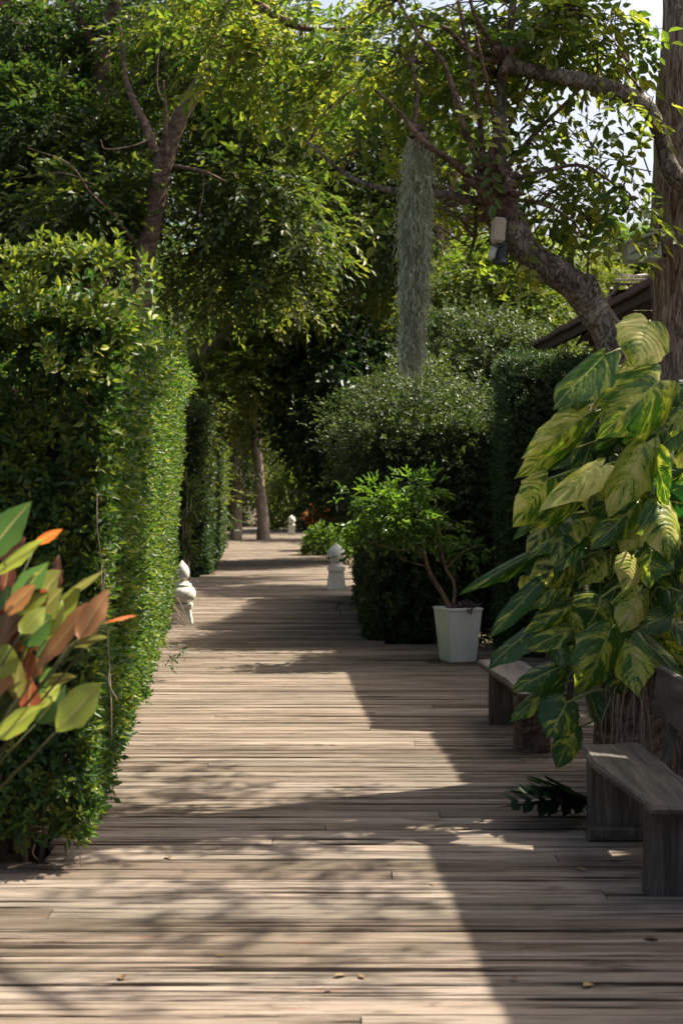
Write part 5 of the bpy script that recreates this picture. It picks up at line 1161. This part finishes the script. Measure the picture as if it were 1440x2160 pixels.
bollard('small distant white stone bollard in the shade right of the two trunks', W(615, 1125, 52)[0], 0, 52.0, .93)
d = 17.9; c = np.array([W(384, 1310, d)[0], d, 0.])
fin = thing('stone_finial', 'white bulbous stone finial peeping out behind the left hedge', 'bollard', c)
V = frus(.27, .20, .003, .20, c, .05); part(fin, 'plinth', np_mesh('plinth', V, np.array([(0, 1, 5, 4), (1, 2, 6, 5), (2, 3, 7, 6), (3, 0, 4, 7), (4, 5, 6, 7), (3, 2, 1, 0)]), M_BOLL))
V = frus(.26, .26, .202, .25, c, .05); part(fin, 'cap_slab', np_mesh('cap_slab', V, np.array([(0, 1, 5, 4), (1, 2, 6, 5), (2, 3, 7, 6), (3, 0, 4, 7), (4, 5, 6, 7), (3, 2, 1, 0)]), M_BOLL))
V, Q = lathe_geo([(.08, .25), (.11, .27), (.155, .30), (.175, .35), (.17, .41), (.14, .455), (.115, .46), (.0, .461)], 28); part(fin, 'bowl', np_mesh('bowl', V + c, Q, M_BOLL, smooth=True))
V, Q = lathe_geo([(.0, .455), (.115, .46), (.125, .48), (.115, .50), (.09, .505), (.09, .52), (.075, .53), (.0, .532)], 24); part(fin, 'ring', np_mesh('ring', V + c, Q, M_BOLL, smooth=True))
V, Q = lathe_geo([(.0, .525)] + ogee(.095, .27, .53), 24); part(fin, 'bud', np_mesh('bud', V + c, Q, M_BOLL, smooth=True))
ds = thing('dry_stalk_clump', 'dry stalks and dead stems fallen around the white finial', 'plant', (c[0] - .05, d - .45, 0))
for kx in range(16):
    b = np.array([c[0] - .15 + rng.normal(0, .06), d - .45 + rng.normal(0, .08), rng.uniform(.12, .35)]); e = b + np.array([rng.uniform(.12, .34), rng.normal(-.05, .1), 0]); e[2] = .008
    root = b * np.array([1, 1, 0]) + np.array([-.03, 0, .002])
    part(ds, 'stalk', Tubes().add([root, b, (b + e) / 2 + np.array([0, 0, .04]), e], [.005, .006, .005, .003], 5, 4).mesh('stalk', M_ROOT))
for (x0, y0, x1, y1, x2, y2) in ((393, 1225, 400, 1216, 406, 1226), (410, 1240, 415, 1255, 419, 1275)):
    pts = [W(x, y, d - .25) for x, y in ((x0, y0), (x1, y1), (x2, y2))]; root = np.array([c[0] - .1, d - .4, .003])
    part(ds, 'stalk', Tubes().add([root, (root + pts[0]) / 2 + np.array([-.03, 0, .05])] + pts, [.004, .004, .0035, .003, .002], 5, 4).mesh('stalk', M_ROOT))

# ---- strap-leaved clumps before the second hedge
sp = thing('strap_leaf_clump', 'spiky strap-leaved shrub before the dark left hedge', 'plant', (W(398, 1225, 26)[0], 26.2, -.16))
fs = Foliage(T4)
for (x, y, n) in ((405, 1010, 26), (415, 1060, 30), (400, 1130, 30), (410, 1150, 24), (395, 1080, 20)):
    p0 = W(x - 8, y + 20, 26.0); a = rng.uniform(0, 6.28, n); D = nrm(np.column_stack([.5 + .7 * np.cos(a), -.4 + .3 * rng.normal(size=n), .2 + .7 * np.sin(a)]))
    fs.add(np.repeat(p0[None], n, 0) + rng.normal(0, .03, (n, 3)), D, nrm(np.array([0, -.5, 1]) + .3 * rng.normal(size=(n, 3))), rng.uniform(.2, .42, n), rng.uniform(0, 1, n), rng.uniform(.3, 1, n))
    part(sp, 'cane', Tubes().add([(W(398, 1225, 26)[0], 26.2, -.16), (p0 + np.array([W(398, 1225, 26)[0], 26.2, -.16])) / 2 + np.array([-.05, 0, .1]), p0], [.02, .016, .01], 6, 4).mesh('cane', M_ROOT))
part(sp, 'blades', fs.mesh('blades', L_GRASS, .10), stuff=True)

# ---- croton in a cream pot, ground cover, low lit bush
d = 39; c = np.array([W(686, 1150, d)[0], d, 0])
cr = thing('croton', 'red and orange croton in a cream pot beside the walk', 'plant', c)
V, Q = lathe_geo([(0, .004), (.24, .004), (.26, .04), (.30, .46), (.34, .48), (.34, .54), (.30, .54), (.28, .46), (0, .46)], 24); part(cr, 'pot', np_mesh('pot', V + c, Q, M_CREAM, smooth=False))
fc = Foliage(T6); n = 130; a = rng.uniform(0, 6.28, n); el = rng.uniform(.05, 1.5, n)
t = np.column_stack([np.cos(a) * np.cos(el), np.sin(a) * np.cos(el), np.sin(el)])
fc.sprigs(c + np.array([0, 0, .5]) + t * np.array([.16, .16, .3]) * rng.uniform(.2, 1, (n, 1)), t * .8 + np.array([0, 0, .5]), .42 * rng.uniform(.7, 1.3, n), 6, .32, .1, 30, 'whorl', rng.uniform(0, 1, n), -.1)
part(cr, 'leaves', fc.mesh('leaves', L_CROT, .26), stuff=True)
for k in range(7): part(cr, 'cane', Tubes().add([c + np.array([rng.normal(0, .05), rng.normal(0, .05), .46]), c + np.array([rng.normal(0, .14), rng.normal(0, .1), .95])], [.018, .010], 6, 1).mesh('cane', M_ROOT))
def bush(label, x0, x1, y, d, top, leaf, n, ls, rd=.6, name='low_bush', group=None):
    c = W((x0 + x1) / 2, y, d); b = thing(name, label, 'bush', (c[0], d + rd, -.16), group); fl = Foliage(T4); h = (y - top) / F * d; w = (x1 - x0) / 2 / F * d
    for k in range(8):
        part(b, 'stem', Tubes().add([(c[0] + rng.normal(0, w * .15), d + rd, -.17), (c[0] + rng.normal(0, w * .4), d + rd + rng.normal(0, .1), max(.2, h * .6))], [.018, .008], 5, 1).mesh('stem', M_TWIG))
    u = rndv(n); u[:, 2] = np.abs(u[:, 2]); P = np.array([c[0], d + rd, 0]) + u * np.array([w, rd, h]) * (.75 + .25 * rng.uniform(0, 1, (n, 1)) + .15 * lump(u * 3, 1.2, d)[:, None])
    fl.sprigs(P, u + np.array([0, 0, .4]) + .5 * rng.normal(size=(n, 3)), ls * 2.2, 6, ls, .2, 52, 'whorl'); part(b, 'foliage', fl.mesh('foliage', leaf, .5), stuff=True)
    return b
bush('low fresh green bush at the right of the walk before the croton', 640, 735, 1172, 36.0, 1112, L_POT, 900, .075, .5)
bush('sunlit yellow-green bush beyond the small bollard', 560, 680, 1120, 57, 985, L_LIME, 1300, .14, 1.4)
bush('dark bush behind the small bollard', 640, 760, 1122, 55, 1020, L_BIGD, 900, .15, 1.2)
bush('dark low bush right of the croton', 690, 790, 1160, 38.5, 1000, L_HEDGE2, 1300, .10, .9)
bush('shaded bush at the left far end of the walk', 440, 505, 1110, 62, 960, L_MID, 900, .15, 1.3)
bush('bright bush behind the raised end of the walk', 490, 545, 1062, 93, 985, L_LIME, 700, .18, 1.2)
# clay jar on the raised end of the walk
jar = thing('clay_jar', 'round brown clay jar on the raised far end of the walk', 'jar', (W(525, 1060, 86)[0], 86.0, .95))
V, Q = lathe_geo([(0, 0), (.28, .0), (.42, .15), (.52, .36), (.48, .55), (.34, .68), (.26, .72), (.30, .78), (.30, .80), (.24, .78), (.22, .70), (0, .68)], 24)
part(jar, 'body', np_mesh('body', V * .9 + np.array([W(525, 1060, 86)[0], 86.0, .955]), Q, M_CLAY, smooth=True))
part(jar, 'lid', np_mesh('lid', lathe_geo([(0, .66), (.20, .665), (.21, .69), (.05, .72), (.04, .76), (0, .77)], 20)[0] * .9 + np.array([W(525, 1060, 86)[0], 86.0, .955]), lathe_geo([(0, .66), (.20, .665), (.21, .69), (.05, .72), (.04, .76), (0, .77)], 20)[1], M_CLAY, smooth=True))

# ================================================================== FALLEN LEAVES
def dry_leaf(seed):
    r = np.random.default_rng(seed); V = T6[0].copy(); V[:, 2] = .10 + .35 * V[:, 0] ** 2 + r.uniform(-.03, .1, 6); V[:, 0] *= .55
    V[:, 2] -= V[:, 2].min() - .02
    return np_mesh('fallen_leaf', V, T6[1], L_DRY, {'rnd': np.full(6, r.uniform()), 'clump': np.full(6, r.uniform())})
DL = [dry_leaf(s) for s in range(7)]
spots = [(705, 2062, .07, 'pale leaf at the bottom centre, left of the curled brown leaf'), (770, 2065, .06, 'curled brown leaf on the sunlit boards at the bottom centre'), (700, 2088, .05, 'yellow leaf lowest on the boards at the bottom centre'),
 (255, 2068, .07, 'pale dry leaf at the bottom left of the deck'), (455, 2018, .05, 'greenish leaf in the dappled shade at the lower left'), (1085, 1752, .08, 'yellow leaf on the shaded boards left of the near bench'), (1215, 1832, .09, 'long pale leaf on the shaded boards before the near bench leg'),
 (1230, 2085, .08, 'brown leaf in the shade at the bottom right'), (905, 1866, .06, 'small yellow leaf just inside the sunlit edge of the roof shadow'), (1390, 1985, .09, 'crumpled leaf at the right edge below the near bench'), (1075, 2065, .05, 'tiny leaf in the shade beside the sunlit corner at the bottom'),
 (350, 1808, .07, 'pale leaf on the deck just right of the left hedge foot'), (735, 1690, .05, 'small leaf in the sunlit patch at the middle of the deck'), (470, 1450, .05, 'small leaf on the sunlit boards beyond the left hedge corner'), (600, 1305, .16, 'dark leaf lying in the hedge shadow across the far deck'), (1130, 1700, .05, 'small leaf beside the low dark cut-leaved plant')]
for k, (x, y, s, lab) in enumerate(spots):
    dd = H * F / (y - HY); p = W(x, y, dd)
    o = solo('fallen_leaf', DL[k % 7], lab, 'leaf', 'fallen leaves on the deck'); o.location = (p[0], p[1], .002)
    o.rotation_euler = (rng.normal(0, .08), rng.normal(0, .08), rng.uniform(0, 6.28)); o.scale = (s * .75, s * .75, s * .75)
